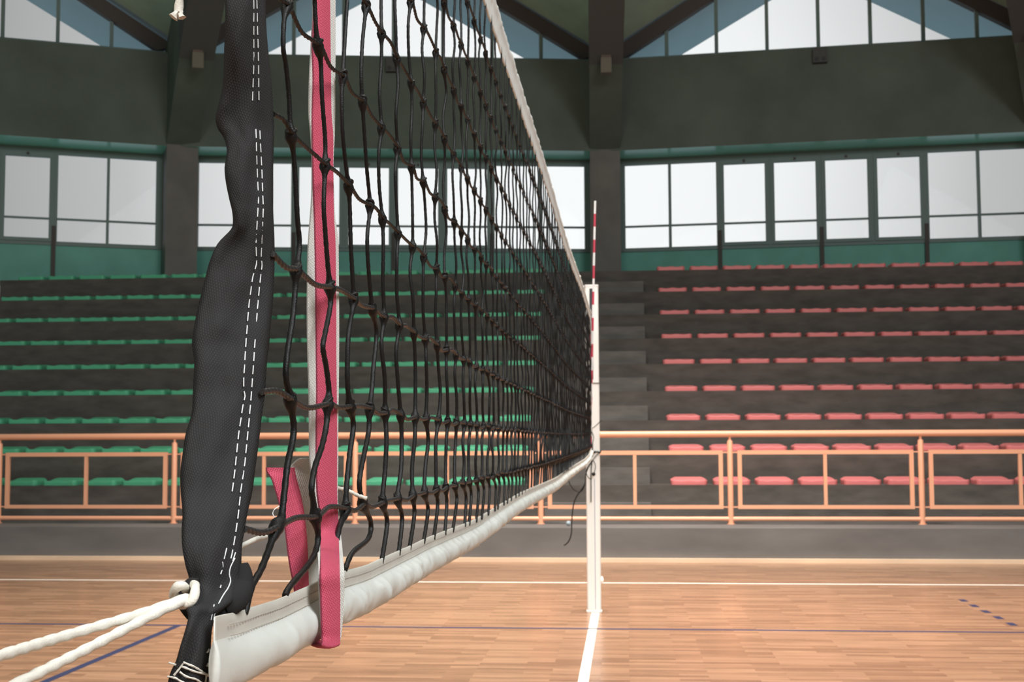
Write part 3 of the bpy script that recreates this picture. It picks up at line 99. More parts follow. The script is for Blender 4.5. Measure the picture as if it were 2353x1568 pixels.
STITCH_B=[[(-0.2881,0.9872,1.7661),(-0.2881,0.9876,1.7627),(-0.2882,0.9880,1.7594)],
[(-0.2882,0.9884,1.7560),(-0.2882,0.9889,1.7526),(-0.2882,0.9893,1.7492)],
[(-0.2883,0.9896,1.7458),(-0.2883,0.9902,1.7425),(-0.2883,0.9907,1.7392)],
[(-0.2883,0.9913,1.7358),(-0.2884,0.9917,1.7324),(-0.2884,0.9922,1.7291)],
[(-0.2884,0.9927,1.7257),(-0.2885,0.9934,1.7224),(-0.2886,0.9942,1.7191)],
[(-0.2886,0.9949,1.7159),(-0.2887,0.9957,1.7126),(-0.2888,0.9964,1.7093)],
[(-0.2889,0.9973,1.7060),(-0.2891,0.9982,1.7027),(-0.2892,0.9991,1.6995)],
[(-0.2893,1.0000,1.6962),(-0.2895,1.0008,1.6929),(-0.2897,1.0017,1.6896)],
[(-0.2898,1.0025,1.6863),(-0.2900,1.0034,1.6830),(-0.2902,1.0043,1.6798)],
[(-0.2904,1.0053,1.6765),(-0.2906,1.0063,1.6732),(-0.2908,1.0073,1.6700)],
[(-0.2920,1.0149,1.6470),(-0.2918,1.0148,1.6434),(-0.2916,1.0148,1.6399)],
[(-0.2914,1.0149,1.6363),(-0.2912,1.0150,1.6328),(-0.2910,1.0153,1.6293)],
[(-0.2909,1.0156,1.6258),(-0.2908,1.0159,1.6223),(-0.2906,1.0161,1.6188)],
[(-0.2904,1.0162,1.6153),(-0.2902,1.0161,1.6117),(-0.2900,1.0159,1.6081)],
[(-0.2898,1.0158,1.6046),(-0.2895,1.0154,1.6010),(-0.2892,1.0150,1.5974)],
[(-0.2890,1.0147,1.5938),(-0.2887,1.0144,1.5902),(-0.2884,1.0140,1.5866)],
[(-0.2882,1.0137,1.5830),(-0.2882,1.0133,1.5794),(-0.2883,1.0134,1.5759)],
[(-0.2885,1.0135,1.5724),(-0.2888,1.0141,1.5690),(-0.2892,1.0149,1.5656)],
[(-0.2897,1.0164,1.5623),(-0.2903,1.0179,1.5590),(-0.2908,1.0193,1.5557)],
[(-0.2911,1.0200,1.5523),(-0.2915,1.0208,1.5489),(-0.2918,1.0216,1.5455)],
[(-0.2918,1.0230,1.5422),(-0.2917,1.0238,1.5387),(-0.2920,1.0236,1.5352)],
[(-0.2924,1.0235,1.5316),(-0.2928,1.0235,1.5281),(-0.2929,1.0227,1.5245)],
[(-0.2931,1.0220,1.5209),(-0.2932,1.0214,1.5173),(-0.2933,1.0208,1.5137)],
[(-0.2935,1.0203,1.5102),(-0.2936,1.0199,1.5066),(-0.2935,1.0184,1.5030)],
[(-0.2933,1.0169,1.4993),(-0.2931,1.0154,1.4957),(-0.2930,1.0139,1.4921)],
[(-0.2928,1.0125,1.4885),(-0.2927,1.0114,1.4849),(-0.2925,1.0103,1.4814)],
[(-0.2924,1.0092,1.4778),(-0.2923,1.0080,1.4743),(-0.2921,1.0066,1.4708)],
[(-0.2919,1.0052,1.4672),(-0.2916,1.0037,1.4637),(-0.2914,1.0022,1.4602)],
[(-0.2915,1.0017,1.4567),(-0.2915,1.0012,1.4533),(-0.2916,1.0006,1.4498)],
[(-0.2917,1.0002,1.4464),(-0.2918,0.9999,1.4430),(-0.2919,0.9995,1.4396)],
[(-0.2920,0.9991,1.4362),(-0.2920,0.9983,1.4326),(-0.2919,0.9971,1.4290)],
[(-0.2918,0.9959,1.4255),(-0.2918,0.9948,1.4220),(-0.2917,0.9936,1.4185)],
[(-0.2916,0.9923,1.4151),(-0.2915,0.9909,1.4116),(-0.2914,0.9896,1.4082)],
[(-0.2913,0.9883,1.4049),(-0.2912,0.9870,1.4015),(-0.2911,0.9854,1.3982)],
[(-0.2909,0.9838,1.3949),(-0.2907,0.9821,1.3916),(-0.2905,0.9804,1.3883)],
[(-0.2903,0.9788,1.3850),(-0.2901,0.9772,1.3817),(-0.2900,0.9755,1.3784)],
[(-0.2899,0.9736,1.3752),(-0.2898,0.9719,1.3719),(-0.2898,0.9703,1.3687)],
[(-0.2898,0.9687,1.3655),(-0.2898,0.9670,1.3623),(-0.2897,0.9651,1.3591)],
[(-0.2894,0.9634,1.3559),(-0.2892,0.9617,1.3528),(-0.2890,0.9598,1.3496)],
[(-0.2887,0.9579,1.3465),(-0.2885,0.9561,1.3434),(-0.2884,0.9545,1.3402)],
[(-0.2884,0.9530,1.3371),(-0.2884,0.9515,1.3339),(-0.2884,0.9500,1.3308)],
[(-0.2884,0.9484,1.3276),(-0.2884,0.9468,1.3245),(-0.2885,0.9452,1.3214)],
[(-0.2887,0.9439,1.3183),(-0.2890,0.9431,1.3151),(-0.2894,0.9419,1.3121)],
[(-0.2915,0.9384,1.3199),(-0.2926,0.9359,1.3122)],
[(-0.2933,0.9343,1.3102),(-0.2932,0.9350,1.3070),(-0.2942,0.9334,1.3015)],
[(-0.2872,0.9459,1.3161),(-0.2884,0.9433,1.3100)],
[(-0.2873,0.9451,1.3120),(-0.2894,0.9415,1.3061),(-0.2901,0.9409,1.3008),(-0.2891,0.9409,1.2961),(-0.2897,0.9367,1.2912),(-0.2903,0.9297,1.2880),(-0.2903,0.9195,1.2837),(-0.2904,0.9104,1.2781),(-0.2925,0.9122,1.2718)],
[(-0.2919,0.9119,1.2825),(-0.2917,0.9074,1.2770),(-0.2925,0.9072,1.2725)],
[(-0.2937,0.9330,1.2938),(-0.2939,0.9317,1.2918)]]
LASH=[[(-0.3146,0.8850,1.2462),(-0.3048,0.8850,1.2437),(-0.2972,0.8899,1.2394),(-0.2944,0.9116,1.2335)],
[(-0.3044,0.8846,1.2467),(-0.2992,0.8867,1.2443),(-0.2964,0.8920,1.2411),(-0.2954,0.9033,1.2361),(-0.2943,0.9125,1.2321)],
[(-0.3102,0.8832,1.2381),(-0.3069,0.8841,1.2426),(-0.3046,0.8845,1.2458)],
[(-0.3069,0.8851,1.2401),(-0.3017,0.8852,1.2369),(-0.2977,0.8916,1.2341),(-0.2963,0.9024,1.2291)],
[(-0.3154,0.8850,1.2368),(-0.3102,0.8834,1.2366),(-0.3061,0.8848,1.2340),(-0.3014,0.8846,1.2318)],
[(-0.2944,0.9077,1.2423),(-0.2946,0.9063,1.2404)],
[(-0.2950,0.9059,1.2342),(-0.2954,0.9055,1.2286)],
[(-0.2944,0.9117,1.2325),(-0.2945,0.9114,1.2275)],
[(-0.2939,0.9077,1.2519),(-0.2940,0.9042,1.2504)]]
TAB=[(-0.3068,0.9180,1.2994),(-0.3132,0.9180,1.3000),(-0.3195,0.9180,1.2953),(-0.3233,0.9180,1.2913),(-0.3238,0.9180,1.2861),(-0.3206,0.9180,1.2800),(-0.3167,0.9180,1.2748),(-0.3134,0.9180,1.2711),(-0.3065,0.9180,1.2724)]
BLACKLOOP=[(-0.2850,0.9550,1.3070),(-0.2839,0.9550,1.2994),(-0.2844,0.9535,1.2916),(-0.2854,0.9454,1.2839),(-0.2902,0.9400,1.2789),(-0.2947,0.9370,1.2762),(-0.2955,0.9316,1.2713)]
ROPEA=[(-0.3204,0.5000,1.2919),(-0.3374,0.6000,1.2851),(-0.3441,0.7000,1.2811),(-0.3468,0.7900,1.2784),(-0.3306,0.8550,1.2814),(-0.3207,0.8850,1.2842),(-0.3133,0.8970,1.2869),(-0.3084,0.8990,1.2882),(-0.3073,0.9050,1.2863)]
ROPEB=[(-0.3130,0.4900,1.2669),(-0.3366,0.6000,1.2599),(-0.3436,0.7000,1.2614),(-0.3407,0.7250,1.2639),(-0.3370,0.8000,1.2690),(-0.3235,0.8600,1.2788),(-0.3156,0.8880,1.2836),(-0.3095,0.8970,1.2863),(-0.3079,0.9050,1.2851)]
RING=[(-0.3111,0.9250,1.2961),(-0.3037,0.9060,1.2946),(-0.3025,0.9000,1.2899),(-0.3043,0.8980,1.2857),(-0.3093,0.9000,1.2836),(-0.3158,0.9060,1.2837),(-0.3197,0.9090,1.2872),(-0.3187,0.9050,1.2923),(-0.3145,0.9000,1.2962),(-0.3114,0.9020,1.2966),(-0.3144,0.9180,1.2920)]
TOPROPE=[(-0.3555,1.0000,2.1149),(-0.3543,1.0000,2.0065),(-0.3538,1.0000,1.8961),(-0.3534,1.0000,1.7946),(-0.3543,1.0000,1.7588),(-0.3552,1.0000,1.7463),(-0.3559,1.0000,1.7416)]
FRAY=[[(-0.3559,1.0000,1.7438),(-0.3576,0.9990,1.7396),(-0.3590,0.9980,1.7368)],[(-0.3548,1.0000,1.7430),(-0.3540,1.0000,1.7398),(-0.3522,1.0000,1.7369)]]
THINCORD=[(-0.2993,0.9900,1.3148),(-0.2982,1.0000,1.3163),(-0.3059,1.0600,1.3163),(-0.3145,1.1400,1.3150),(-0.3286,1.2500,1.3185),(-0.3316,1.3300,1.3356),(-0.3123,1.3350,1.3479),(-0.2986,1.3350,1.3479),(-0.2872,1.3350,1.3452),(-0.2781,1.3350,1.3407),(-0.2676,1.3350,1.3371)]
THREAD=[(-0.3096,1.1700,1.3206),(-0.3143,1.1650,1.3260),(-0.3174,1.1600,1.3298),(-0.3182,1.1600,1.3329),(-0.3163,1.1600,1.3360),(-0.3132,1.1650,1.3385)]
STRAP_RED=[[(-0.3068,1.2475,2.0217),(-0.3018,1.2591,2.0271),(-0.2980,1.2767,2.0355)],[(-0.3061,1.2475,1.9229),(-0.3011,1.2591,1.9274),(-0.2974,1.2767,1.9345)],[(-0.3052,1.2483,1.8342),(-0.3003,1.2599,1.8380),(-0.2966,1.2775,1.8439)],[(-0.3059,1.2450,1.7891),(-0.3004,1.2587,1.7931),(-0.2961,1.2783,1.7990)],[(-0.3052,1.2467,1.7545),(-0.2998,1.2599,1.7580),(-0.2956,1.2792,1.7632)],[(-0.3054,1.2450,1.7191),(-0.2997,1.2595,1.7226),(-0.2951,1.2800,1.7276)],[(-0.3052,1.2450,1.6973),(-0.2990,1.2612,1.7010),(-0.2940,1.2833,1.7060)],[(-0.3048,1.2458,1.6671),(-0.2987,1.2616,1.6703),(-0.2938,1.2833,1.6747)],[(-0.3041,1.2475,1.6372),(-0.2982,1.2628,1.6399),(-0.2934,1.2842,1.6437)],[(-0.3035,1.2492,1.6158),(-0.2977,1.2641,1.6182),(-0.2930,1.2850,1.6217)],[(-0.3031,1.2500,1.5944),(-0.2970,1.2658,1.5967),(-0.2921,1.2875,1.5999)],[(-0.3027,1.2508,1.5730),(-0.2966,1.2666,1.5750),(-0.2917,1.2883,1.5778)],[(-0.3022,1.2517,1.5301),(-0.2961,1.2674,1.5316),(-0.2912,1.2892,1.5337)],[(-0.3017,1.2525,1.4874),(-0.2957,1.2678,1.4884),(-0.2909,1.2892,1.4898)],[(-0.3012,1.2533,1.4449),(-0.2952,1.2687,1.4454),(-0.2904,1.2900,1.4461)],[(-0.3012,1.2525,1.4110),(-0.2950,1.2687,1.4110),(-0.2900,1.2908,1.4112)],[(-0.3009,1.2525,1.3772),(-0.2948,1.2687,1.3769),(-0.2898,1.2908,1.3764)],[(-0.3003,1.2542,1.3477),(-0.2944,1.2695,1.3470),(-0.2896,1.2908,1.3461)],[(-0.2987,1.2592,1.3264),(-0.2933,1.2728,1.3256),(-0.2890,1.2925,1.3245)],[(-0.2982,1.2591,1.3096),(-0.2926,1.2732,1.3086),(-0.2881,1.2932,1.3072)],[(-0.2900,1.2250,1.2998),(-0.2844,1.2387,1.2987),(-0.2799,1.2584,1.2971)],[(-0.2752,1.1627,1.2913),(-0.2695,1.1752,1.2902),(-0.2650,1.1938,1.2885)],[(-0.2687,1.1358,1.2806),(-0.2631,1.1478,1.2794),(-0.2587,1.1657,1.2776)],[(-0.2684,1.1365,1.2655),(-0.2628,1.1485,1.2641),(-0.2584,1.1664,1.2620)],[(-0.2681,1.1372,1.2503),(-0.2626,1.1488,1.2489),(-0.2583,1.1664,1.2466)],[(-0.2678,1.1379,1.2352),(-0.2624,1.1492,1.2337),(-0.2582,1.1664,1.2312)],[(-0.2675,1.1386,1.2239),(-0.2622,1.1495,1.2222),(-0.2582,1.1664,1.2197)],[(-0.2641,1.1210,1.2221),(-0.2600,1.1400,1.2173),(-0.2556,1.1550,1.2180)],[(-0.2712,1.1350,1.2191),(-0.2673,1.1550,1.2141),(-0.2595,1.1690,1.2143)],[(-0.2827,1.1600,1.2162),(-0.2771,1.1800,1.2108),(-0.2669,1.1950,1.2113)],[(-0.2892,1.1900,1.2158),(-0.2822,1.2050,1.2120),(-0.2753,1.2250,1.2130)]]
STRAP_WHITE=[[(-0.3099,1.2440,2.0202),(-0.3025,1.2676,2.0313),(-0.2950,1.2932,2.0434)],[(-0.3087,1.2457,1.9222),(-0.3016,1.2684,1.9313),(-0.2944,1.2932,1.9411)],[(-0.3069,1.2498,1.8348),(-0.3005,1.2701,1.8415),(-0.2942,1.2923,1.8488)],[(-0.3076,1.2465,1.7896),(-0.3007,1.2684,1.7961),(-0.2939,1.2923,1.8032)],[(-0.3082,1.2432,1.7536),(-0.3011,1.2663,1.7598),(-0.2939,1.2915,1.7666)],[(-0.3082,1.2423,1.7185),(-0.3010,1.2659,1.7242),(-0.2937,1.2915,1.7304)],[(-0.3071,1.2457,1.6976),(-0.3005,1.2672,1.7024),(-0.2939,1.2907,1.7077)],[(-0.3062,1.2482,1.6677),(-0.3003,1.2672,1.6715),(-0.2945,1.2882,1.6758)],[(-0.3062,1.2473,1.6372),(-0.2999,1.2676,1.6408),(-0.2938,1.2898,1.6448)],[(-0.3068,1.2448,1.6152),(-0.2999,1.2672,1.6188),(-0.2931,1.2915,1.6228)],[(-0.3075,1.2415,1.5932),(-0.2994,1.2684,1.5971),(-0.2912,1.2973,1.6013)],[(-0.3078,1.2398,1.5716),(-0.2994,1.2680,1.5752),(-0.2908,1.2982,1.5791)],[(-0.3077,1.2390,1.5289),(-0.2991,1.2680,1.5317),(-0.2903,1.2990,1.5347)],[(-0.3072,1.2398,1.4866),(-0.2987,1.2684,1.4885),(-0.2900,1.2990,1.4904)],[(-0.3062,1.2423,1.4445),(-0.2982,1.2692,1.4454),(-0.2900,1.2982,1.4463)],[(-0.3058,1.2432,1.4109),(-0.2980,1.2692,1.4111),(-0.2901,1.2973,1.4112)],[(-0.3053,1.2440,1.3774),(-0.2976,1.2697,1.3769),(-0.2899,1.2973,1.3763)],[(-0.3028,1.2523,1.3478),(-0.2964,1.2734,1.3469),(-0.2900,1.2965,1.3459)],[(-0.3018,1.2557,1.3266),(-0.2955,1.2759,1.3254),(-0.2893,1.2982,1.3241)],[(-0.3012,1.2556,1.3098),(-0.2946,1.2771,1.3083),(-0.2880,1.3006,1.3066)],[(-0.2928,1.2227,1.3000),(-0.2859,1.2443,1.2982),(-0.2790,1.2679,1.2963)],[(-0.2775,1.1623,1.2914),(-0.2705,1.1823,1.2895),(-0.2637,1.2043,1.2875)],[(-0.2708,1.1364,1.2806),(-0.2638,1.1558,1.2786),(-0.2569,1.1773,1.2764)],[(-0.2702,1.1378,1.2653),(-0.2635,1.1565,1.2632),(-0.2568,1.1773,1.2608)],[(-0.2697,1.1391,1.2501),(-0.2634,1.1565,1.2479),(-0.2572,1.1759,1.2454)],[(-0.2692,1.1405,1.2348),(-0.2634,1.1562,1.2326),(-0.2579,1.1739,1.2302)],[(-0.2686,1.1419,1.2233),(-0.2635,1.1558,1.2213),(-0.2586,1.1718,1.2189)]]
TAIL_RED=[[(-0.3446,1.2314,1.3715),(-0.3345,1.2444,1.3711),(-0.3257,1.2634,1.3707)],[(-0.3439,1.2320,1.3673),(-0.3340,1.2450,1.3669),(-0.3253,1.2640,1.3664)],[(-0.3398,1.2329,1.3610),(-0.3313,1.2459,1.3606),(-0.3242,1.2649,1.3600)],[(-0.3359,1.2346,1.3485),(-0.3278,1.2476,1.3480),(-0.3211,1.2666,1.3472)],[(-0.3317,1.2369,1.3318),(-0.3242,1.2499,1.3311),(-0.3180,1.2689,1.3301)],[(-0.3279,1.2394,1.3130),(-0.3213,1.2524,1.3121),(-0.3159,1.2714,1.3108)],[(-0.3256,1.2426,1.2900),(-0.3195,1.2556,1.2888),(-0.3148,1.2746,1.2872)],[(-0.3235,1.2449,1.2732),(-0.3185,1.2579,1.2719),(-0.3148,1.2769,1.2700)],[(-0.3205,1.2471,1.2564),(-0.3170,1.2601,1.2549),(-0.3148,1.2791,1.2528)],[(-0.3194,1.2500,1.2353),(-0.3167,1.2630,1.2337),(-0.3153,1.2820,1.2312)]]
TAIL_WHITE=[[(-0.3209,1.2682,1.3795),(-0.3171,1.2812,1.3793),(-0.3146,1.3002,1.3789)],[(-0.3253,1.2686,1.3769),(-0.3189,1.2816,1.3767),(-0.3138,1.3006,1.3763)],[(-0.3307,1.2694,1.3705),(-0.3213,1.2824,1.3702),(-0.3131,1.3014,1.3697)],[(-0.3284,1.2709,1.3598),(-0.3198,1.2839,1.3594),(-0.3125,1.3029,1.3588)],[(-0.3246,1.2737,1.3383),(-0.3177,1.2867,1.3377),(-0.3121,1.3057,1.3368)],[(-0.3207,1.2766,1.3168),(-0.3154,1.2896,1.3160),(-0.3113,1.3086,1.3148)],[(-0.3188,1.2800,1.2910),(-0.3140,1.2930,1.2899),(-0.3106,1.3120,1.2883)],[(-0.3176,1.2829,1.2694),(-0.3137,1.2959,1.2681),(-0.3111,1.3149,1.2662)],[(-0.3172,1.2857,1.2477),(-0.3138,1.2987,1.2462),(-0.3116,1.3177,1.2440)]]
ANTENNA=[(-0.2335,10.3500,3.2784),(-0.2862,10.3500,1.4008)]
DANGLE=[(-0.2756,10.5350,1.2022),(-0.3109,10.5350,1.1502),(-0.3323,10.5350,1.0911),(-0.3362,10.5350,1.0356),(-0.3541,10.5350,0.9800),(-0.3822,10.5350,0.9558),(-0.4240,10.5350,0.9697),(-0.4551,10.5350,1.0079),(-0.4688,10.5350,1.0427)]
DANGLE2=[(-0.3362,10.5300,1.0218),(-0.3680,10.5300,0.9733),(-0.4032,10.5300,0.9248),(-0.4316,10.5300,0.8555),(-0.4465,10.5300,0.7343),(-0.4508,10.5300,0.6306),(-0.4651,10.5300,0.5788),(-0.4862,10.5300,0.5477),(-0.5107,10.5300,0.5304)]
DANGLE3=[(-0.2827,10.5450,1.2090),(-0.2907,10.5450,1.0977),(-0.2916,10.5450,0.9935),(-0.2926,10.5450,0.8721)]
LOOPS=[[(-0.2721,10.5400,1.2160),(-0.3109,10.5400,1.1674),(-0.3288,10.5400,1.1153),(-0.3117,10.5400,1.0701),(-0.2839,10.5400,1.0561)],[(-0.2756,10.5400,1.2161),(-0.2551,10.5400,1.1673),(-0.2625,10.5400,1.1152),(-0.2767,10.5400,1.0909)],[(-0.2686,10.5400,1.2160),(-0.2474,10.5400,1.2438),(-0.2052,10.5400,1.2855)],[(-0.2769,10.5400,1.4636),(-0.2452,10.5400,1.4879),(-0.2029,10.5400,1.5296)],[(-0.2840,10.5400,1.4462),(-0.2670,10.5400,1.3937),(-0.2745,10.5400,1.3415),(-0.2754,10.5400,1.2369)]]
BALL=[(-0.2694,10.5300,1.0981)]
#far [(-0.2942,10.3000,2.3036),(-0.2667,10.3000,2.3033),(-0.2915,10.3000,1.4111),(-0.2676,10.3000,1.4110),(-0.6766,14.9000,0.4042)]

C = bpy.context.scene.collection
rnd = random.Random(7)

# ------------------------------------------------------------------ helpers
def lin(r, g, b):
    f = lambda c: (c/255/12.92) if c/255 <= .04045 else ((c/255+.055)/1.055)**2.4
    return (f(r), f(g), f(b), 1)

class MB:
    """collects faces for ONE mesh object"""
    def __init__(s): s.v = []; s.f = []; s.m = []; s.uv = {}
    def add(s, verts, faces, mat=0, uvs=None):
        o = len(s.v); s.v += [tuple(p) for p in verts]
        for i, f in enumerate(faces):
            if uvs: s.uv[len(s.f)] = [uvs[j] for j in f]
            s.f.append(tuple(o+j for j in f)); s.m.append(mat)
    def box(s, x0, x1, y0, y1, z0, z1, mat=0):
        s.hexa([(x0,y0),(x1,y0),(x1,y1),(x0,y1)], z0, z1, mat)
    def hexa(s, poly, z0, z1, mat=0):
        n = len(poly)
        s.add([(x,y,z0) for x,y in poly]+[(x,y,z1) for x,y in poly],
              [tuple(range(n-1,-1,-1)), tuple(range(n,2*n))]+[(i,(i+1)%n,n+(i+1)%n,n+i) for i in range(n)], mat)
    def solid(s, a, b, mat=0):
        """two matching loops of points -> closed body"""
        n = len(a)
        s.add(list(a)+list(b), [tuple(range(n-1,-1,-1)), tuple(range(n,2*n))]+[(i,(i+1)%n,n+(i+1)%n,n+i) for i in range(n)], mat)
    def tube(s, pts, r, seg=8, mat=0, lobe=0, twist=0, caps=True, flat=None):
        pts = [Vector(p) for p in pts]; n = len(pts)
        rr = r if isinstance(r, (list, tuple)) else [r]*n
        t = (pts[1]-pts[0]).normalized()
        up = Vector((0,0,1)) if abs(t.z) < .9 else Vector((1,0,0))
        nx = (up - t*up.dot(t)).normalized()
        vs = []; uv = []; L = 0
        for i in range(n):
            if i: L += (pts[i]-pts[i-1]).length
            tt = (pts[min(i+1,n-1)]-pts[max(i-1,0)])
            if tt.length > 1e-9: t = tt.normalized()
            nx = (nx - t*nx.dot(t)).normalized(); ny = t.cross(nx)
            for j in range(seg):
                a = 2*pi*j/seg
                q = rr[i]*(1+lobe*cos(2*(a-twist*L))) if lobe else rr[i]
                vs.append(pts[i]+nx*cos(a)*q+ny*sin(a)*q); uv.append((j/seg, L))
        fs = [(i*seg+j, i*seg+(j+1)%seg, (i+1)*seg+(j+1)%seg, (i+1)*seg+j) for i in range(n-1) for j in range(seg)]
        if caps: fs += [tuple(range(seg-1,-1,-1)), tuple(range((n-1)*seg, n*seg))]
        s.add(vs, fs, mat, uv)
    def ball(s, c, rx, ry=None, rz=None, seg=12, ring=8, mat=0):
        ry = ry or rx; rz = rz or rx
        vs = [(c[0],c[1],c[2]-rz)]
        for i in range(1, ring):
            p = -pi/2+pi*i/ring
            vs += [(c[0]+rx*cos(p)*cos(2*pi*j/seg), c[1]+ry*cos(p)*sin(2*pi*j/seg), c[2]+rz*sin(p)) for j in range(seg)]
        vs.append((c[0],c[1],c[2]+rz)); e = len(vs)-1
        fs = [(0,1+(j+1)%seg,1+j) for j in range(seg)]
        fs += [(1+i*seg+j,1+i*seg+(j+1)%seg,1+(i+1)*seg+(j+1)%seg,1+(i+1)*seg+j) for i in range(ring-2) for j in range(seg)]
        fs += [(e,e-seg+j,e-seg+(j+1)%seg) for j in range(seg)]
        s.add(vs, fs, mat)
    def rings(s, rows, closed=True, mat=0, caps=True):
        """rows of points (same length), rows joined in order; closed = each row is a loop"""
        n = len(rows[0]); vs = [p for r in rows for p in r]
        m = n if closed else n-1
        fs = [(i*n+j, i*n+(j+1)%n, (i+1)*n+(j+1)%n, (i+1)*n+j) for i in range(len(rows)-1) for j in range(m)]
        if closed and caps: fs += [tuple(range(n-1,-1,-1)), tuple(range((len(rows)-1)*n, len(rows)*n))]
        uv = []; L = [0.]*n
        for i, r in enumerate(rows):
            if i: L = [l+(Vector(a)-Vector(b)).length for l, a, b in zip(L, r, rows[i-1])]
            w = 0.
            for j, p in enumerate(r):
                if j: w += (Vector(p)-Vector(r[j-1])).length
                uv.append((w, sum(L)/n))
        s.add(vs, fs, mat, uv)
    def ribbon(s, rows, th=.0012, mat=0, fine=4):
        """cloth band: rows of 3 points left, middle, right; gets a thickness"""
        L_, M_, R_ = ([Vector(r[i]) for r in rows] for i in range(3))
        L_, M_, R_ = crom(L_, fine), crom(M_, fine), crom(R_, fine)
        out = []
        n = len(L_)
        for i in range(n):
            d = (M_[min(i+1,n-1)]-M_[max(i-1,0)]).normalized(); w = (R_[i]-L_[i]).normalized()
            nn = d.cross(w).normalized()*(th/2)
            l, m, r = L_[i], M_[i], R_[i]
            q1 = l*.375+m*.75-r*.125; q2 = r*.375+m*.75-l*.125
            f = [l, q1, m, q2, r]
            out.append([p+nn for p in f]+[p-nn for p in reversed(f)])
        s.rings(out, True, mat)
    def build(s, name, mats, parent=None, smooth=True, angle=40, loc=None):
        me = bpy.data.meshes.new(name); me.from_pydata(s.v, [], s.f)
        for m in (mats if isinstance(mats, (list, tuple)) else [mats]): me.materials.append(m)
        for p, m in zip(me.polygons, s.m): p.material_index = m; p.use_smooth = smooth
        if s.uv:
            u = me.uv_layers.new(name='UVMap')
            for fi, cs in s.uv.items():
                for li, c in zip(me.polygons[fi].loop_indices, cs): u.data[li].uv = c
        bm = bmesh.new(); bm.from_mesh(me); bmesh.ops.recalc_face_normals(bm, faces=bm.faces); bm.to_mesh(me); bm.free()
        if smooth: me.set_sharp_from_angle(angle=radians(angle))
        o = bpy.data.objects.new(name, me); C.objects.link(o)
        if loc: o.location = loc
        if parent: o.parent = parent
        return o

def crom(P, n=6):
    """Catmull-Rom through points"""
    P = [Vector(p) for p in P]; o = []
    for i in range(len(P)-1):
        a, b, c, d = P[max(i-1,0)], P[i], P[i+1], P[min(i+2,len(P)-1)]
        for k in range(n):
            t = k/n
            o.append(.5*((2*b)+(c-a)*t+(2*a-5*b+4*c-d)*t*t+(3*b-a-3*c+d)*t**3))
    o.append(P[-1]); return o

def resample(P, step):
    o = [P[0]]; acc = 0
    for a, b in zip(P, P[1:]):
        L = (b-a).length
        if L < 1e-9: continue
        d = step-acc
        while d <= L: o.append(a+(b-a)*(d/L)); d += step
        acc = L-(d-step)
    o.append(P[-1]); return o

def tag(o, label=None, cat=None, group=None, kind=None):
    if label: o['label'] = label
    if cat: o['category'] = cat
    if group: o['group'] = group
    if kind: o['kind'] = kind
    return o
def empty(name, loc=(0,0,0)):
    o = bpy.data.objects.new(name, None); o.empty_display_size = .1; C.objects.link(o); o.location = loc; return o

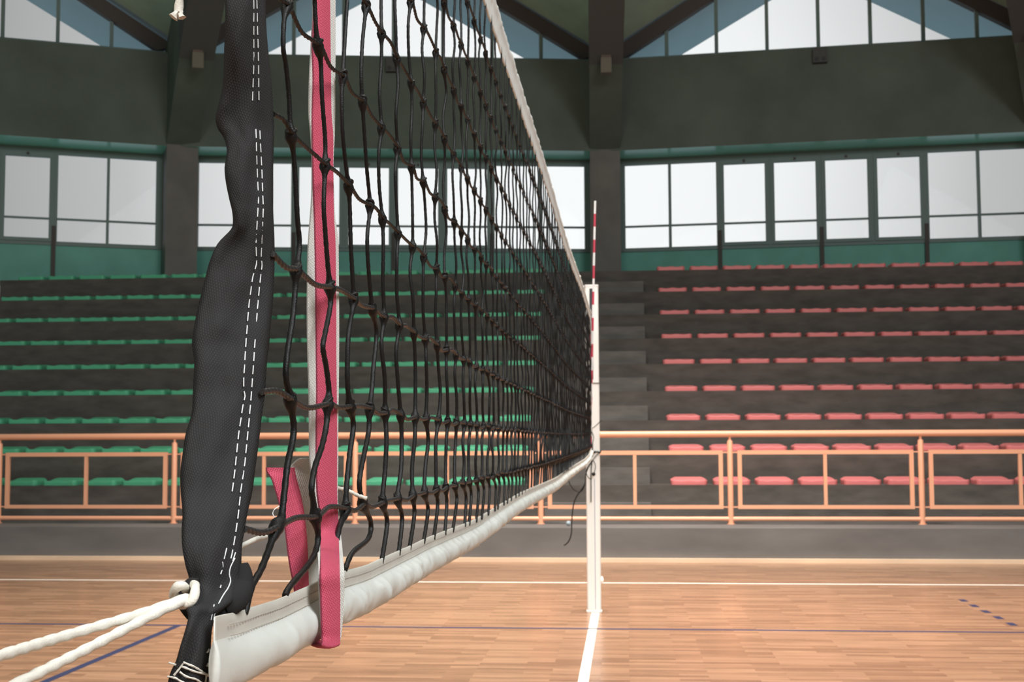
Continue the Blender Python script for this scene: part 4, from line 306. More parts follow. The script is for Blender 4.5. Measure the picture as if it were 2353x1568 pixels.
# ------------------------------------------------------------------ materials
def mat(name, col, rough=.6, spec=.5, metal=0, noise=None, bump=None, sheen=0, coat=0, coords='Object', weave_glint=1):
    m = bpy.data.materials.new(name); m.use_nodes = True
    nt = m.node_tree; b = nt.nodes['Principled BSDF']
    b.inputs['Base Color'].default_value = col; b.inputs['Roughness'].default_value = rough
    b.inputs['Specular IOR Level'].default_value = spec; b.inputs['Metallic'].default_value = metal
    b.inputs['Sheen Weight'].default_value = sheen; b.inputs['Coat Weight'].default_value = coat
    if noise or bump:
        tc = nt.nodes.new('ShaderNodeTexCoord')
    if noise:
        sc, amt, scale3 = noise
        mp = nt.nodes.new('ShaderNodeMapping'); mp.inputs['Scale'].default_value = scale3
        nz = nt.nodes.new('ShaderNodeTexNoise'); nz.inputs['Scale'].default_value = sc; nz.inputs['Detail'].default_value = 5
        mx = nt.nodes.new('ShaderNodeMix'); mx.data_type = 'RGBA'
        nt.links.new(tc.outputs[coords], mp.inputs[0]); nt.links.new(mp.outputs[0], nz.inputs['Vector'])
        mx.inputs[6].default_value = tuple(c*(1-amt) for c in col[:3])+(1,)
        mx.inputs[7].default_value = tuple(min(1, c*(1+amt)) for c in col[:3])+(1,)
        rm = nt.nodes.new('ShaderNodeMapRange'); rm.inputs[1].default_value = .3; rm.inputs[2].default_value = .7
        nt.links.new(nz.outputs[0], rm.inputs[0]); nt.links.new(rm.outputs[0], mx.inputs[0])
        nt.links.new(mx.outputs[2], b.inputs['Base Color'])
    if bump:
        kind, sc, st = bump
        bp = nt.nodes.new('ShaderNodeBump'); bp.inputs['Strength'].default_value = st; bp.inputs['Distance'].default_value = .001
        if kind == 'noise':
            t = nt.nodes.new('ShaderNodeTexNoise'); t.inputs['Scale'].default_value = sc; t.inputs['Detail'].default_value = 4
            nt.links.new(tc.outputs['Object'], t.inputs['Vector']); nt.links.new(t.outputs[0], bp.inputs['Height'])
        elif kind == 'weave':
            a = nt.nodes.new('ShaderNodeTexChecker'); a.inputs['Scale'].default_value = sc
            mp2 = nt.nodes.new('ShaderNodeMapping'); mp2.inputs['Rotation'].default_value = (0,0,radians(35)); mp2.inputs['Scale'].default_value = (1,.55,1)
            w1 = nt.nodes.new('ShaderNodeTexWave'); w1.inputs['Scale'].default_value = sc; w1.bands_direction = 'X'
            w2 = nt.nodes.new('ShaderNodeTexWave'); w2.inputs['Scale'].default_value = sc; w2.bands_direction = 'Y'
            nt.nodes.remove(a)
            mm = nt.nodes.new('ShaderNodeMath'); mm.operation = 'MULTIPLY'
            nt.links.new(tc.outputs['UV'], mp2.inputs[0])
            for w in (w1, w2): nt.links.new(mp2.outputs[0], w.inputs['Vector'])
            nt.links.new(w1.outputs['Fac'], mm.inputs[0]); nt.links.new(w2.outputs['Fac'], mm.inputs[1])
            nt.links.new(mm.outputs[0], bp.inputs['Height'])
            rmp = nt.nodes.new('ShaderNodeMapRange'); rmp.inputs[1].default_value = .25; rmp.inputs[2].default_value = .8
            wx = nt.nodes.new('ShaderNodeMix'); wx.data_type = 'RGBA'
            wx.inputs[6].default_value = tuple(c*.86 for c in col[:3])+(1,); wx.inputs[7].default_value = tuple(min(.95, c*1.12+.035*weave_glint) for c in col[:3])+(1,)  # thread crests lightened, gaps darkened: small glints painted into the colour
            nt.links.new(mm.outputs[0], rmp.inputs[0]); nt.links.new(rmp.outputs[0], wx.inputs[0]); nt.links.new(wx.outputs[2], b.inputs['Base Color'])
            bp.inputs['Distance'].default_value = .0006
        nt.links.new(bp.outputs[0], b.inputs['Normal'])
    return m

M = dict(
    concrete=mat('stand concrete', (.118,.103,.092,1), .85, .3, noise=(3, .22, (1,1,3)), bump=('noise', 40, .3)),
    step=mat('step concrete', (.165,.152,.140,1), .8, .3, noise=(3, .2, (1,1,3)), bump=('noise', 40, .3)),
    platform=mat('platform concrete', (.155,.145,.140,1), .7, .35, noise=(2, .16, (.6,1,2)), bump=('noise', 30, .25)),
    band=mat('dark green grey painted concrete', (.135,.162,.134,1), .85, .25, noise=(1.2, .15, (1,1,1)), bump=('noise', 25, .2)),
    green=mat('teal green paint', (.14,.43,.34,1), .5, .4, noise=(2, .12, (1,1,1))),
    ceiling=mat('green grey ceiling paint', (.50,.66,.52,1), .8, .25, noise=(1.5, .12, (1,1,1))),
    column=mat('brown grey column', (.17,.155,.138,1), .5, .25, noise=(2, .15, (1,1,1))),
    beam=mat('dark beam', (.12,.12,.115,1), .85, .2),
    frame=mat('grey green window frame', (.18,.245,.225,1), .5, .4),
    brown=mat('brown steel', (.085,.068,.060,1), .6, .4),
    rail=mat('salmon orange paint', (.92,.44,.27,1), .28, .5),
    pink=mat('pink plastic', (.93,.27,.27,1), .42, .4, noise=(1.3, .08, (1,1,1))),
    seatgreen=mat('green plastic', (.13,.57,.33,1), .42, .4),
    bolt=mat('pale bolt cover', (.5,.6,.5,1), .4),
    skirting=mat('light wood strip', (.78,.57,.40,1), .5, .4, noise=(3, .12, (.4,1,1))),
    white_line=mat('white line paint', (.78,.74,.68,1), .45, .4),
    blue_line=mat('blue line paint', (.022,.028,.075,1), .4, .4),
    post=mat('white post enamel', (.90,.90,.87,1), .35, .5),
    slot=mat('dark slot', (.035,.035,.04,1), .6),
    greyblue=mat('grey blue groove', (.30,.33,.45,1), .6),
    cord=mat('black net cord', (.008,.007,.007,1), .42, .30, bump=('noise', 900, .5)),
    hcord=mat('dark twisted net cord', (.020,.018,.018,1), .34, .5, bump=('noise', 900, .5)),
    cloth=mat('black mesh cloth', (.034,.033,.034,1), .95, .15, bump=('weave', 190, .6), weave_glint=.25),
    thread=mat('white thread', (.85,.88,.90,1), .7),
    hem=mat('beige hem of the white tape', (.56,.53,.47,1), .6, .3, noise=(30, .05, (1,1,1))),
    vinyl=mat('white vinyl', (.70,.71,.665,1), .45, .4, noise=(30, .03, (1,1,1)), bump=('noise', 300, .15)),
    toptape=mat('white top tape', (.74,.74,.71,1), .6, .35, noise=(40, .06, (1,1,1)), bump=('noise', 250, .3)),
    seam=mat('grey beige seam thread', (.38,.34,.29,1), .8),
    red=mat('pink red webbing', (.67,.090,.160,1), .75, .25, bump=('weave', 190, 1.0), weave_glint=2.2),
    white=mat('white webbing', (.76,.74,.69,1), .75, .25, bump=('weave', 190, .9)),
    rope=mat('white rope', (.74,.70,.62,1), .8, .2, bump=('noise', 700, .5)),
    lamp=mat('beige lamp housing', (.17,.15,.105,1), .6),
    lampcap=mat('brown lamp cap', (.13,.085,.06,1), .6),
    fixture=mat('dark fixture', (.075,.075,.07,1), .6),
    paleball=mat('pale blue grey plastic', (.36,.43,.46,1), .5),
    antred=mat('red antenna band', (.55,.05,.09,1), .4),
    antwhite=mat('white antenna band', (.8,.8,.8,1), .4),
    grommet=mat('dark grommet', (.03,.03,.03,1), .5),
    soffit=mat('pale blue grey eave paint', (.50,.66,.72,1), .8, .2),
    bandsoffit=mat('glossy green paint with window light', (.30,.80,.64,1), .2, .6),  # green paint lightened: window light on the soffit put into its colour
    plaster=mat('grey plaster', (.10,.11,.10,1), .8),
)
def glass_mat():
    m = bpy.data.materials.new('window glass'); m.use_nodes = True; nt = m.node_tree
    for n in list(nt.nodes): nt.nodes.remove(n)
    o = nt.nodes.new('ShaderNodeOutputMaterial'); t = nt.nodes.new('ShaderNodeBsdfTransparent'); g = nt.nodes.new('ShaderNodeBsdfGlossy')
    t.inputs[0].default_value = (.98,.99,.985,1); g.inputs['Roughness'].default_value = .02
    f = nt.nodes.new('ShaderNodeFresnel'); f.inputs[0].default_value = 1.07
    mx = nt.nodes.new('ShaderNodeMixShader')
    nt.links.new(f.outputs[0], mx.inputs[0]); nt.links.new(t.outputs[0], mx.inputs[1]); nt.links.new(g.outputs[0], mx.inputs[2]); nt.links.new(mx.outputs[0], o.inputs[0])
    return m
M['glass'] = glass_mat()
def floor_mat():
    m = bpy.data.materials.new('strip parquet'); m.use_nodes = True; nt = m.node_tree; b = nt.nodes['Principled BSDF']
    tc = nt.nodes.new('ShaderNodeTexCoord')
    br = nt.nodes.new('ShaderNodeTexBrick'); br.offset = .37; br.offset_frequency = 3
    br.inputs['Scale'].default_value = 1; br.inputs['Brick Width'].default_value = .46; br.inputs['Row Height'].default_value = .058
    br.inputs['Mortar Size'].default_value = .0006; br.inputs['Bias'].default_value = 0
    br.inputs['Color1'].default_value = (.345,.194,.116,1); br.inputs['Color2'].default_value = (.215,.112,.064,1); br.inputs['Mortar'].default_value = (.20,.09,.045,1)
    nt.links.new(tc.outputs['Object'], br.inputs['Vector'])
    mp = nt.nodes.new('ShaderNodeMapping'); mp.inputs['Scale'].default_value = (1.4, 14, 1)
    nz = nt.nodes.new('ShaderNodeTexNoise'); nz.inputs['Scale'].default_value = 2.2; nz.inputs['Detail'].default_value = 6
    nt.links.new(tc.outputs['Object'], mp.inputs[0]); nt.links.new(mp.outputs[0], nz.inputs['Vector'])
    rm = nt.nodes.new('ShaderNodeMapRange'); rm.inputs[1].default_value = .3; rm.inputs[2].default_value = .7; rm.inputs[3].default_value = .80; rm.inputs[4].default_value = 1.15
    nt.links.new(nz.outputs[0], rm.inputs[0])
    mx = nt.nodes.new('ShaderNodeMix'); mx.data_type = 'RGBA'; mx.blend_type = 'MULTIPLY'; mx.inputs[0].default_value = 1
    nt.links.new(br.outputs[0], mx.inputs[6]); nt.links.new(rm.outputs[0], mx.inputs[7]); nt.links.new(mx.outputs[2], b.inputs['Base Color'])
    b.inputs['Roughness'].default_value = FLOOR_ROUGH; b.inputs['Specular IOR Level'].default_value = .35
    nz2 = nt.nodes.new('ShaderNodeTexNoise'); nz2.inputs['Scale'].default_value = 5
    bp = nt.nodes.new('ShaderNodeBump'); bp.inputs['Strength'].default_value = .03; bp.inputs['Distance'].default_value = .01
    nt.links.new(mp.outputs[0], nz2.inputs['Vector']); nt.links.new(nz2.outputs[0], bp.inputs['Height']); nt.links.new(bp.outputs[0], b.inputs['Normal'])
    return m
FLOOR_ROUGH = .24
M['floor'] = floor_mat()

# ------------------------------------------------------------------ the round hall
LB = 7.8; RC = LB/(2*sin(radians(7.5))); OX, OY = .419, -5.869
ZSILL, ZHEAD, ZBAND = 4.80, 6.51, 8.27
ZG = .792+.4091*8
def corner(k, off=0):
    r = RC-off/cos(radians(7.5)); a = radians(-1.5+15*(k-1))
    return Vector((OX+r*sin(a), OY+r*cos(a)))
def bay(k):
    """origin, direction along the wall, inward normal"""
    a, b = corner(k), corner(k+1); u = (b-a).normalized(); return a, u, Vector((u.y, -u.x))
def bp(k, s, off, z):
    a, u, n = bay(k); p = a+u*s+n*off; return (p.x, p.y, z)
def bbox(mb, k, s0, s1, o0, o1, z0, z1, mt=0):
    mb.hexa([bp(k,s0,o0,0)[:2], bp(k,s1,o0,0)[:2], bp(k,s1,o1,0)[:2], bp(k,s0,o1,0)[:2]], z0, z1, mt)

fl = MB(); fl.box(-17, 17, -20, 20.5, -.12, 0)
floor = tag(fl.build('floor', M['floor'], smooth=False), 'glossy strip parquet sports floor with white and blue court lines', 'floor', kind='structure')
def line(x0, x1, y0, y1, m):
    b = MB(); b.box(x0, x1, y0, y1, 0, .0012); return b.build('court_line', M[m], floor, smooth=False)
line(-12, 12, 12.635, 12.685, 'white_line')
line(-9.29, 8.76, 9.635, 9.685, 'blue_line')
line(-.294, -.234, .66, 10.53, 'white_line')
for x in (-3.36, 2.82):
    line(x-.028, x+.028, .66, 9.635, 'blue_line')
    for i in range(5): line(x-.028, x+.028, 10.07+.35*i-.075, 10.07+.35*i+.075, 'blue_line')

def wall_mesh(mb, k, z0):
    a0, a1 = corner(k), corner(k+1); b0, b1 = corner(k, -.2), corner(k+1, -.2)
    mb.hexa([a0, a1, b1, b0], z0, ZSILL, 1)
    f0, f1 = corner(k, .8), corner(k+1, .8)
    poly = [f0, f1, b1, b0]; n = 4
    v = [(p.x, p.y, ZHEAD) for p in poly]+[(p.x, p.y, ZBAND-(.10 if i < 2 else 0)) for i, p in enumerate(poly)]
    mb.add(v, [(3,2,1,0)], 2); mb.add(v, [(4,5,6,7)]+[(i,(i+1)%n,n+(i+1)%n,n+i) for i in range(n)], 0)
for k, nm, lb in ((-2,'wall_far_left','curved hall wall bay beyond the bay at the end of the green seats'), (-1,'wall_left','dark green hall wall bay with teal sill panel behind the green seat end'),
                  (0,'wall_back','dark green hall wall bay seen through the volleyball net'), (1,'wall_right','dark green hall wall bay with teal sill panel above the pink seats'),
                  (2,'wall_far_right','curved hall wall bay past the last column beside the pink seats')):
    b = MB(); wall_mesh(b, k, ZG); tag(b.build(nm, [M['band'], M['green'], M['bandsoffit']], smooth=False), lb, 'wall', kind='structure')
b = MB()
for k in range(3, 22): wall_mesh(b, k, 0)
tag(b.build('wall_rear', [M['band'], M['green'], M['bandsoffit']], smooth=False), 'rest of the round hall wall behind the camera', 'wall', kind='structure')

def window_strip(k, idx, lb):
    e = empty('window_%d' % idx, bp(k, LB/2, 0, ZSILL)); a = Vector(e.location)
    tag(e, lb, 'window', 'lower window strips', 'structure')
    S0, S1 = .30, LB-.30; w = (S1-S0)/8
    f = MB()
    bbox(f, k, S0-.04, S1+.04, -.07, .03, ZSILL-.02, ZSILL+.05); bbox(f, k, S0-.04, S1+.04, -.07, .03, ZHEAD-.11, ZHEAD)
    bbox(f, k, S0, S1, -.035, .012, 5.235, 5.27)
    for i in range(9):
        h = .024 if i % 2 else .055
        s = S0+w*i
        if i == 0: s += .02
        if i == 8: s -= .02
        bbox(f, k, s-h, s+h, -.07, .04, ZSILL, ZHEAD)
    fo = f.build('window_frame', M['frame'], smooth=False); fo.parent = e; fo.matrix_parent_inverse = e.matrix_world.inverted()
    kids = [fo]
    for i in (2, 3, 4, 5):
        g = MB(); s0, s1 = S0+w*i+.02, S0+w*(i+1)-.02; z0, z1 = ZSILL+.04, ZHEAD-.09
        bbox(g, k, s0, s0+.065, -.05, .055, z0, z1); bbox(g, k, s1-.065, s1, -.05, .055, z0, z1)
        bbox(g, k, s0+.065, s1-.065, -.05, .055, z0, z0+.06); bbox(g, k, s0+.065, s1-.065, -.05, .055, z1-.085, z1)
        bbox(g, k, (s0+s1)/2-.02, (s0+s1)/2+.02, .055, .085, z1-.06, z1-.02, 1)
        kids.append(g.build('sash', [M['frame'], M['brown']], smooth=False))
    for i in (2, 4, 6):
        g = MB(); s = S0+w*i; bbox(g, k, s-.035, s+.035, 0, .07, 4.0, ZSILL+.32)
        kids.append(g.build('mullion_leg', M['brown'], smooth=False))
    g = MB(); bbox(g, k, S0, S1, -.03, -.024, ZSILL+.04, ZHEAD-.1); kids.append(g.build('glass', M['glass'], smooth=False))
    bpy.context.view_layer.update()
    for o in kids: o.parent = e; o.matrix_parent_inverse = e.matrix_world.inverted()
def gable(s): return ZBAND+.02+.6*min(s, LB-s)
def clerestory(k, idx, lb):
    e = empty('window_%d' % idx, bp(k, LB/2, .3, ZBAND)); tag(e, lb, 'window', 'gabled clerestory windows', 'structure')
    a, u, n = bay(k)
    f = MB(); S0, S1 = .30, LB-.30; w = (S1-S0)/8
    o0, o1 = .26, .36
    bbox(f, k, .1, LB-.1, o0, o1, ZBAND, ZBAND+.05)
    for i in range(1, 8):
        s = S0+w*i; bbox(f, k, s-.032, s+.032, o0, o1, ZBAND+.04, gable(s)-.1)
    for sgn in (0, 1):
        pts = [(.12, gable(.12)+.06), (LB/2, gable(LB/2)+.06), (LB/2, gable(LB/2)-.22), (.42, gable(.12)-.05)]
        if sgn: pts = [(LB-s, z) for s, z in pts]
        f.solid([bp(k, s, o0-.03, z) for s, z in pts], [bp(k, s, o1+.05, z) for s, z in pts], 1)
    g = MB(); t = [(.3, ZBAND+.03), (LB-.3, ZBAND+.03), (LB/2, gable(LB/2)-.1)]
    g.solid([bp(k, s, .30, z) for s, z in t], [bp(k, s, .306, z) for s, z in t])
    kids = [f.build('window_frame', [M['frame'], M['brown']], smooth=False), g.build('glass', M['glass'], smooth=False)]
    bpy.context.view_layer.update()
    for o in kids: o.parent = e; o.matrix_parent_inverse = e.matrix_world.inverted()
for k, i, wh in ((-1,1,'left of the column at the end of the green seats'), (0,2,'behind the volleyball net, between the two columns'), (1,3,'above the pink seats, right of the column'), (-2,7,'past the window bay at the green seat end'), (2,8,'past the window bay over the pink seats')):
    window_strip(k, i, 'long lower window strip of eight tall panes '+wh)
for k, i, wh in ((-1,4,'over the green seat end'), (0,5,'seen through the net'), (1,6,'over the pink seats'), (-2,9,'one bay past the green seat end'), (2,10,'one bay past the pink seats')):
    clerestory(k, i, 'gabled clerestory window under the folded roof '+wh)

# columns, beams, lamps
APEX = Vector((.2, 5.0))
def corner_frame(k):
    c = corner(k); d = (APEX-c).normalized(); return c, d, Vector((-d.y, d.x))
def cbox(mb, k, w, o0, o1, z0, z1, mt=0, z0b=None, z1b=None):
    c, d, t = corner_frame(k)
    q = [c+t*(-w)+d*o0, c+t*w+d*o0, c+t*w+d*o1, c+t*(-w)+d*o1]
    zb0 = z0 if z0b is None else z0b; zb1 = z1 if z1b is None else z1b
    lo = [z0, z0, zb0, zb0]; hi = [z1, z1, zb1, zb1]
    mb.solid([(p.x,p.y,z) for p, z in zip(q, lo)], [(p.x,p.y,z) for p, z in zip(q, hi)], mt)
CN = {-1:'beyond the green seat end', 0:'behind the black net end band', 1:'behind the white net post', 2:'at the far end of the pink seats', 3:'beyond the pink seat end', -2:'far beyond the green seat end'}
RIB = [(.50,6.55), (2.80,7.52), (4.3,8.14), (8,9.55), (13,10.95), (18.6,12.0)]
def valley(k, o):
    L_ = (APEX-corner(k)).length; return 8.33+5.2*o/L_
def radial(mb, k, w, prof, mt=0):
    c, d, t = corner_frame(k)
    mb.solid([((c+d*o-t*w).x, (c+d*o-t*w).y, z) for o, z in prof], [((c+d*o+t*w).x, (c+d*o+t*w).y, z) for o, z in prof], mt)
for k in range(-2, 4):
    b = MB(); cbox(b, k, .27, -.15, .82, ZG, ZHEAD+.03)
    radial(b, k, .273, [(-.1,ZHEAD+.03), (.82,ZHEAD+.03), RIB[1], (2.80, valley(k,2.8)-.1), (-.1, 8.25)], 1)
    tag(b.build('column', [M['column'], M['band']], smooth=False), 'concrete wall column with dark green haunch leaning inward '+CN[k], 'column', 'hall columns', 'structure')
    b = MB(); radial(b, k, .278, RIB[1:]+[(18.6, valley(k,18.6)-.02), (2.8, valley(k,2.8)-.02)])
    tag(b.build('roof_beam', M['beam'], smooth=False), 'dark radial roof beam rising from the column '+CN[k], 'beam', 'radial roof beams', 'structure')
    if k in (0, 1, 2):
        c, d, t = corner_frame(k)
        e = empty('wall_lamp', (c+d*2.95).to_3d()+Vector((0,0,7.32)))
        tag(e, 'beige box-shaped lamp under the leaning rib '+CN[k], 'lamp', 'wall lamps on the columns')
        q = MB(); cbox(q, k, .088, 2.86, 3.05, 7.32, 7.57); q2 = MB(); cbox(q2, k, .078, 2.86, 3.03, 7.57, 7.66)
        bpy.context.view_layer.update()
        for o in (q.build('housing', M['lamp'], smooth=False), q2.build('cap', M['lampcap'], smooth=False)): o.parent = e; o.matrix_parent_inverse = e.matrix_world.inverted()
for k, wh in ((0,'seen through the net'), (1,'over the pink seats')):
    e = empty('twin_spot_fixture', bp(k, LB/2, .8, 7.9)); tag(e, 'small dark box fixture with two round holes below the clerestory '+wh, 'fixture', 'box fixtures under the clerestory')
    q = MB(); bbox(q, k, LB/2-.12, LB/2+.12, .8, .92, 7.88, 8.14)
    bpy.context.view_layer.update()
    ks = [q.build('housing', M['fixture'], smooth=False)]
    for s in (-.06, .06):
        q = MB(); p = Vector(bp(k, LB/2+s, .92, 7.94)); n = bay(k)[2].to_3d(); q.tube([p-n*.01, p+n*.015], .035, 12); ks.append(q.build('lens', M['slot']))
    for o in ks: o.parent = e; o.matrix_parent_inverse = e.matrix_world.inverted()

# folded roof: two plates per bay from eave to crown
b = MB()
def vp(k, e):          # valley corner at the wall, e metres outside it
    a = radians(-1.5+15*(k-1)); return Vector((OX+(RC+e)*sin(a), OY+(RC+e)*cos(a), 8.33-.16*e))
RM = RC*cos(radians(7.5))
def rp_(k, e):
    a = radians(6+15*(k-1)); return Vector((OX+(RM+e)*sin(a), OY+(RM+e)*cos(a), ZBAND+.04+.6*LB/2-.16*e))
def inn(p, e, zc):     # point on the line from p to the crown
    c = Vector((APEX.x, APEX.y, zc)); return p+(c-p)*e
up = Vector((0,0,.18))
for k in range(24):
    v0, r0, v1 = vp(k,0), rp_(k,0), vp(k+1,0)
    i0, ir, i1 = inn(v0,.022,13.5), inn(r0,.022,13.7), inn(v1,.022,13.5)
    for q in ([i0, inn(v0,.97,13.5), inn(r0,.97,13.7), ir], [ir, inn(r0,.97,13.7), inn(v1,.97,13.5), i1]): b.solid(q, [p+up for p in q], 0)
    for q in ([vp(k,1.75), i0, ir, rp_(k,1.75)], [rp_(k,1.75), ir, i1, vp(k+1,1.75)]): b.solid(q, [p+up for p in q], 1)
tag(b.build('ceiling', [M['ceiling'], M['soffit']], smooth=False), 'dark green folded plate roof fanning out from the hall centre', 'ceiling', kind='structure')

# ------------------------------------------------------------------ grandstand
Y1, DY, Z1, DZ = 16.44, .5756, .792, .4091
XL, XR = -10.5, 9.6
YB = Y1+9*DY
g = empty('grandstand', (0, 14.76, 0)); tag(g, 'grey concrete grandstand of nine tiers with a stepped aisle behind the rail', 'grandstand')
def gpart(mb, name, m):
    o = mb.build(name, m, g, smooth=False); o.location = (0, -14.76, 0); return o
b = MB(); b.box(XL, XR, 14.76, Y1+.05, 0, .375); gpart(b, 'platform', M['platform'])
zt = .375
for k in range(9):
    z = Z1+DZ*k; b = MB(); b.box(XL, XR, Y1+DY*k-.012, YB+.05, zt if k else 0.376, z); gpart(b, 'tier', M['concrete']); zt = z
zs = [.375]+[Z1+DZ*k for k in range(9)]
for k in range(9):
    b = MB(); y = Y1+DY*k-.012; b.box(-1.02, .285, y-.29, y, zs[k], zs[k]+(.205)); gpart(b, 'aisle_step', M['step'])
b = MB(); poly = [Vector((XL, YB+.05)), Vector((XR, YB+.05))]
cs = [corner(2), corner(1), corner(0)]
def wall_at(k, x):
    a, c = corner(k), corner(k+1); t = (x-a.x)/(c.x-a.x); return a+(c-a)*t
poly += [wall_at(2, XR)]+cs+[wall_at(-1, XL+.3)]
b.hexa(poly, ZG-.2, ZG); tag(b.build('floor_gallery', M['concrete'], smooth=False), 'concrete gallery floor behind the top row of seats below the windows', 'floor', kind='structure')
b = MB(); b.box(XL, XR, 14.70, 14.758, 0, .045)
tag(b.build('baseboard_back', M['skirting'], smooth=False), 'light wood strip along the foot of the grandstand platform', 'skirting', kind='structure')

# guard rail
YR = 15.45
r = empty('guard_rail', (0, YR, .375)); tag(r, 'salmon orange tube guard rail with panels along the platform edge', 'railing')
def rpart(mb, name, parent=r):
    o = mb.build(name, M['rail'], parent)
    if parent is r: o.location = (0, -YR, -.375)
    return o
b = MB(); b.tube([(XL, YR, 1.421), (XR, YR, 1.421)], .038, 16); rpart(b, 'handrail')
b = MB(); b.tube([(XL, YR, .436), (XR, YR, .436)], .026, 12); rpart(b, 'lower_rail')
PX = [-9.88, -7.66, -5.46, -3.24, -1.02, 1.195, 3.37, 5.58, 7.8]
for x in PX:
    b = MB(); b.tube([(x,YR,.375),(x,YR,.39),(x,YR,1.33),(x,YR,1.345),(x,YR,1.35),(x,YR,1.395)], [.033,.033,.033,.028,.015,.015], 12)
    b.tube([(x,YR,.375),(x,YR,.383)], .05, 12); rpart(b, 'post')
def bar(mb, x0, x1, z0, z1, hy=.018): mb.box(x0, x1, YR-hy, YR+hy, z0, z1)
for x0, x1 in zip(PX, PX[1:]):
    b = MB(); a, c = x0+.085, x1-.085
    bar(b, a, c, 1.182, 1.230); bar(b, a, c, .552, .595); bar(b, a, a+.048, .595, 1.182); bar(b, c-.048, c, .595, 1.182)
    for z in (1.2, .566): bar(b, x0+.03, a, z, z+.014, .008); bar(b, c, x1-.03, z, z+.014, .008)
    p = rpart(b, 'panel_frame')
    b = MB(); bar(b, (a+c)/2-.02, (a+c)/2+.02, .593, 1.185); rpart(b, 'middle_bar', p)

# seats
def seat_mesh():
    b = MB(); W, D = .44, .36; nu, nv = 16, 10
    rows = []
    def h(u, v):
        e = abs(2*u-1)
        z = .058+.005*cos(4*pi*u)*(1-v)
        z -= .014*(1-e**4)*sin(pi*min(1, v*1.2))
        z += .032*max(0, (v-.45)/.55)**1.5
        z -= .018*max(0, (e-.8)/.2)**2*v
        return z
    def xy(u, v):
        x = (u-.5)*W; y = v*D
        # rounded plan corners
        cy = min(v, 1-v)*D; rr = .03
        if cy < rr: x *= 1-(1-sqrt(max(0, 1-((rr-cy)/rr)**2)))*rr*2/W*.8
        return x, y
    top = []
    for i in range(nv+1):
        v = i/nv; row = []
        for j in range(nu+1):
            u = j/nu; x, y = xy(u, v); row.append((x, y, h(u, v)))
        top.append(row)
    n = nu+1
    b.add([p for r_ in top for p in r_], [(i*n+j, i*n+j+1, (i+1)*n+j+1, (i+1)*n+j) for i in range(nv) for j in range(nu)])
    loop = [top[0][j] for j in range(nu+1)]+[top[i][nu] for i in range(1, nv+1)]+[top[nv][j] for j in range(nu-1, -1, -1)]+[top[i][0] for i in range(nv-1, 0, -1)]
    lips = [[(x, y, z) for x, y, z in loop],
            [(x*1.018, (y-.18)*1.022+.18, z-.006) for x, y, z in loop],
            [(x*1.018, (y-.18)*1.022+.18, max(.004, z-.022)) for x, y, z in loop],
            [(x*1.01, (y-.18)*1.01+.18, .0) for x, y, z in loop]]
    b.rings(lips, True, caps=False)
    m_ = len(loop); b.add(lips[-1], [tuple(range(m_-1, -1, -1))])
    b.uv = {}
    return b
proto = {}
ORD = 'first second third fourth fifth sixth seventh eighth ninth tenth eleventh twelfth thirteenth fourteenth fifteenth sixteenth seventeenth eighteenth nineteenth twentieth'.split()
ROWN = ['front row', 'second row up', 'third row up', 'fourth row up', 'fifth row up', 'sixth row up', 'seventh row up', 'eighth row up', 'top row']
bolt = MB(); bolt.tube([(0,.15,.034),(0,.15,.042),(0,.15,.044)], [.016,.016,.010], 10)
def place_seat(kind, x, k, i):
    y, z = Y1+DY*k, Z1+DZ*k
    if kind not in proto:
        proto[kind] = seat_mesh().build('stadium_seat', M['pink' if kind == 'pink' else 'seatgreen'], angle=60)
        o = proto[kind]
    else:
        o = proto[kind].copy(); C.objects.link(o)
    o.location = (x, y+.004, z+.001); o.rotation_euler = (0, 0, radians(rnd.uniform(-.8, .8)))
    side = 'right' if kind == 'pink' else 'left'
    tag(o, '%s plastic stadium seat, %s from the aisle in the %s' % (kind, ORD[i], ROWN[k]), 'seat', '%s seats %s of the aisle' % (kind, side))
    if k < 2:
        if 'bolt' not in proto:
            c = bolt.build('bolt_cover', M['bolt'], o); proto['bolt'] = c
        else:
            c = proto['bolt'].copy(); C.objects.link(c); c.parent = o
for k in range(9):
    yy = Y1+DY*k
    for i in range(14):
        x = .545+.22-.004*k+.53*i
        if 1176.5+3000*(x*.9962+yy*.0872)/(yy*.9962-x*.0872) > 2353+60: break
        place_seat('pink', x, k, i)
    for i in range(20):
        x = -1.30-.22-.53*i+.003*k
        if 1176.5+3000*(x*.9962+yy*.0872)/(yy*.9962-x*.0872) < -45 or x < XL+.2: break
        place_seat('green', x, k, i)

# ------------------------------------------------------------------ far post
PXc, PY = -.2755, 10.628
p = empty('net_post', (PXc, PY, 0)); tag(p, 'white square net post with dark slot and blue line at the far net end', 'post')
def rrect(cx, cy, hx, hy, rad, n=4):
    o = []
    for sx, sy, a0 in ((1,1,0), (-1,1,90), (-1,-1,180), (1,-1,270)):
        for i in range(n+1):
            a = radians(a0+90*i/n); o.append((cx+sx*(hx-rad)+rad*cos(a), cy+sy*(hy-rad)+rad*sin(a)))
    return o
def ppart(mb, name, m):
    o = mb.build(name, m, p); o.location = (-PXc, -PY, 0); return o
b = MB(); b.hexa(rrect(PXc, PY, .0555, .0555, .014), .002, 1.83); ppart(b, 'lower_tube', M['post'])
b = MB(); b.hexa(rrect(PXc, PY, .0540, .0540, .014), 1.832, 2.618); ppart(b, 'inner_tube', M['post'])
b = MB(); b.hexa(rrect(PXc, PY, .0555, .0555, .014), 2.618, 2.632); ppart(b, 'cap', M['post'])
b = MB(); b.box(-.292, -.266, PY-.057, PY-.048, 1.86, 2.60); ppart(b, 'slot', M['slot'])  # raised dark strip; the shadow inside the slot is put into its colour
